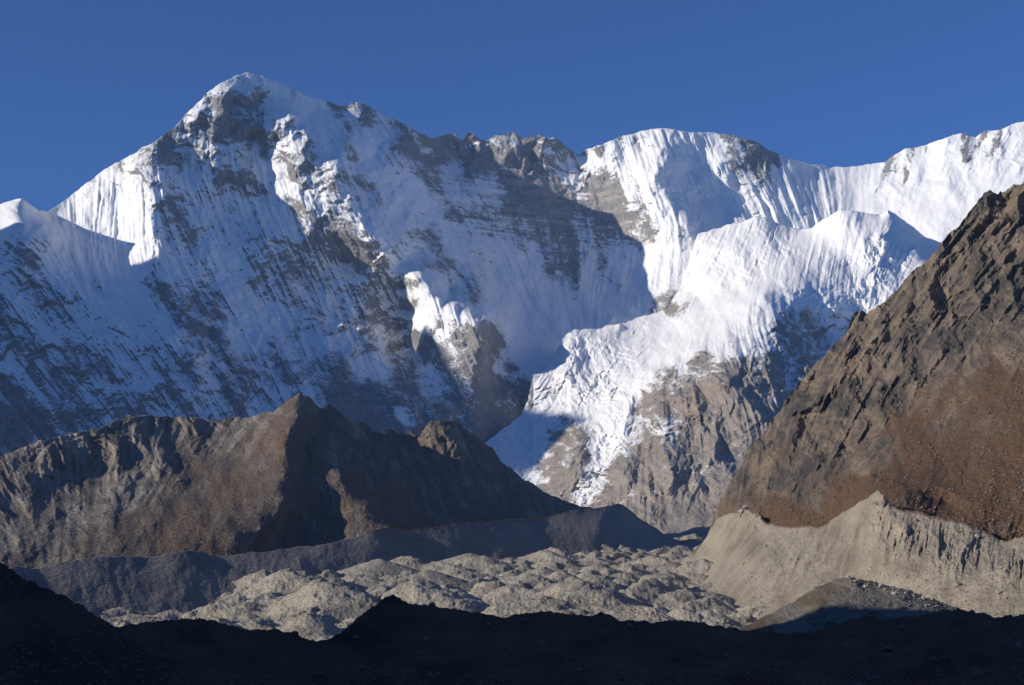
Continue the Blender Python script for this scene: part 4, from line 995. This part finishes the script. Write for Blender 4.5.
def boulders(P, px, py_rows, n, size, mats, label, group, sink=.25):
    """n boulders resting on the surface P, in the columns given by px (share of the width) and rows py (share of the height)"""
    ny, nx = P.shape[:2]
    protos = [rock_mesh('boulder', rnd.randint(0, 9999), mats[i % len(mats)]) for i in range(5)]
    first = {}
    for i in range(n):
        c = min(nx - 1, int((px[0] + (px[1] - px[0]) * rnd.random()) * nx))
        r = min(ny - 1, int((py_rows[0] + (py_rows[1] - py_rows[0]) * rnd.random() ** 1.3) * ny))
        q = P[r, c]
        k_ = i % 5
        if k_ not in first:
            o = first[k_] = bpy.data.objects.new('boulder', protos[k_])
        else:
            o = first[k_].copy()
        COL.objects.link(o)
        sz = size[0] + (size[1] - size[0]) * rnd.random() ** 2.2
        o.scale = (sz, sz, sz * rnd.uniform(.8, 1.1))
        o.rotation_euler = (rnd.uniform(-.4, .4), rnd.uniform(-.4, .4), rnd.uniform(0, 6.28))
        o.location = (q[0], q[1], q[2] + sz * (.6 - sink))
        tag(o, label, 'boulder', group)


def frac(cols, a, b):
    return ((a - cols[0]) / (cols[-1] - cols[0]), (b - cols[0]) / (cols[-1] - cols[0]))


hc = (690, 1090)
boulders(SH['grey_heap'][:, :668], frac(hc, 838, 962), (.0, .10), 46, (.9, 2.6), [pale_rock], 'pale boulder among the litter of blocks along the crest of the grey heap', 'boulders on the crest of the grey heap')
boulders(P5[:, :731], frac((657, 1095), 739, 762), (.0, .05), 9, (4, 9), [pale_rock, brown_rock], 'big block of the rocky knob at the left end of the pale moraine crest', 'blocks of the rocky knob')
boulders(P5[:, :731], frac((657, 1095), 740, 1020), (.06, .62), 60, (1.0, 4.2), [brown_rock, pale_rock], 'boulder embedded in the face of the pale eroded moraine wall', 'boulders stuck in the moraine wall')
boulders(Pg[:, 30:1412], frac((-40, 1064), 590, 740), (.10, .30), 60, (1.0, 3.4), [pale_rock, brown_rock], 'boulder in the sunlit rubble at the foot of the pale wall', 'boulders at the foot of the moraine wall')
boulders(Pg[:, 30:1412], frac((-40, 1064), 120, 590), (.08, .36), 60, (1.0, 3.0), [pale_rock], 'pale boulder among the sunlit glacier heaps left of the pale wall', 'boulders among the glacier heaps')
boulders(SH['dark_heap'][:, 10:1645], frac((-60, 1084), 280, 1060), (.0, .55), 110, (.5, 2.6), [dark_rock], 'dark boulder in the shaded rubble heaps of the foreground', 'dark foreground boulders')


def rubble(parts, mat):
    """countless small stones in one mesh"""
    rng = np.random.default_rng(3)
    VV, FF = [], []
    base = 0
    temps = []
    for sd in range(4):
        me = rock_mesh('t', 50 + sd, mat, 9)
        me.calc_loop_triangles()
        v = np.array([w.co[:] for w in me.vertices])
        f = np.array([t.vertices[:] for t in me.loop_triangles])
        temps.append((v, f))
        bpy.data.meshes.remove(me)
    for P, cr, rr, n, lo, hi in parts:
        ny, nx = P.shape[:2]
        c = (nx * (cr[0] + (cr[1] - cr[0]) * rng.random(n))).astype(int).clip(0, nx - 1)
        r = (ny * (rr[0] + (rr[1] - rr[0]) * rng.random(n))).astype(int).clip(0, ny - 1)
        q = P[r, c] + rng.normal(0, .3, (n, 3)) * np.array([1, 1, 0])
        sz = lo + (hi - lo) * rng.random(n) ** 3
        a = rng.random(n) * 6.28
        for t, (v, f) in enumerate(temps):
            sel = np.arange(t, n, 4)
            m = len(sel)
            ca, sa = np.cos(a[sel])[:, None], np.sin(a[sel])[:, None]
            vx = (v[None, :, 0] * ca - v[None, :, 1] * sa) * sz[sel][:, None] + q[sel, 0:1]
            vy = (v[None, :, 0] * sa + v[None, :, 1] * ca) * sz[sel][:, None] + q[sel, 1:2]
            vz = (v[None, :, 2] + .25) * sz[sel][:, None] + q[sel, 2:3]
            VV.append(np.stack([vx, vy, vz], -1).reshape(-1, 3))
            FF.append((f[None] + (np.arange(m) * len(v))[:, None, None]).reshape(-1, 3) + base)
            base += m * len(v)
    V = np.concatenate(VV)
    Fc = np.concatenate(FF)
    me = bpy.data.meshes.new('rubble')
    me.vertices.add(len(V))
    me.vertices.foreach_set('co', V.reshape(-1).astype(np.float32))
    me.loops.add(len(Fc) * 3)
    me.loops.foreach_set('vertex_index', Fc.reshape(-1).astype(np.int32))
    me.polygons.add(len(Fc))
    me.polygons.foreach_set('loop_start', (np.arange(len(Fc)) * 3).astype(np.int32))
    me.update(calc_edges=True)
    me.materials.append(mat)
    o = bpy.data.objects.new('rubble', me)
    COL.objects.link(o)
    return o


o = rubble([(Pg[:, 30:1412], (.08, .75), (.06, .45), 9000, .4, 1.6), (P5[:, :731], (.05, 1), (.03, .85), 5000, .35, 1.7), (SH['grey_heap'][:, :668], (.2, .8), (0, .6), 2200, .3, 1.0)], pale_rock)
tag(o, 'pale stones strewn over the glacier heaps and the moraine wall', 'rubble', kind='stuff')
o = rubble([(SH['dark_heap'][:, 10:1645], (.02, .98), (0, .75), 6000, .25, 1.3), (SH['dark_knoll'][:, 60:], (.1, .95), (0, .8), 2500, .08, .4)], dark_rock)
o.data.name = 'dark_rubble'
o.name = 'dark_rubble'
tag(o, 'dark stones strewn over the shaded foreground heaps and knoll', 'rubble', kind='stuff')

slope_rock = rock_mat('dark_slope_rock', (.05, .042, .036), (.17, .13, .095))
o = rubble([(P6[:, :672], (.02, 1), (.02, .85), 9000, .5, 3.2), (P2, (.14, .98), (.02, .8), 7000, .6, 3.6)], slope_rock)
o.data.name = 'slope_stones'
o.name = 'slope_stones'
tag(o, 'dark stones and low scrub scattered over the brown slopes', 'stones', kind='stuff')

# ------------------------------------------------------------------ 10. the air
bm_v = [(x, y, z) for x in (-9200, 9200) for y in (-3600, 15700) for z in (-205, 4100)]
me = bpy.data.meshes.new('haze')
me.from_pydata(bm_v, [], [(0, 1, 3, 2), (4, 6, 7, 5), (0, 4, 5, 1), (2, 3, 7, 6), (0, 2, 6, 4), (1, 5, 7, 3)])
hz = bpy.data.materials.new('mountain_air')
hz.use_nodes = True
ht = hz.node_tree
ht.nodes.remove(ht.nodes['Principled BSDF'])
pv = ht.nodes.new('ShaderNodeVolumePrincipled')
pv.inputs['Color'].default_value = (0.42, 0.63, 1.0, 1)
pv.inputs['Density'].default_value = 1.5e-5
pv.inputs['Anisotropy'].default_value = 0.0
ht.links.new(pv.outputs[0], ht.nodes['Material Output'].inputs['Volume'])
me.materials.append(hz)
o = bpy.data.objects.new('haze', me)
COL.objects.link(o)
tag(o, 'thin blue air between the viewer and the far mountains', 'haze', kind='stuff')
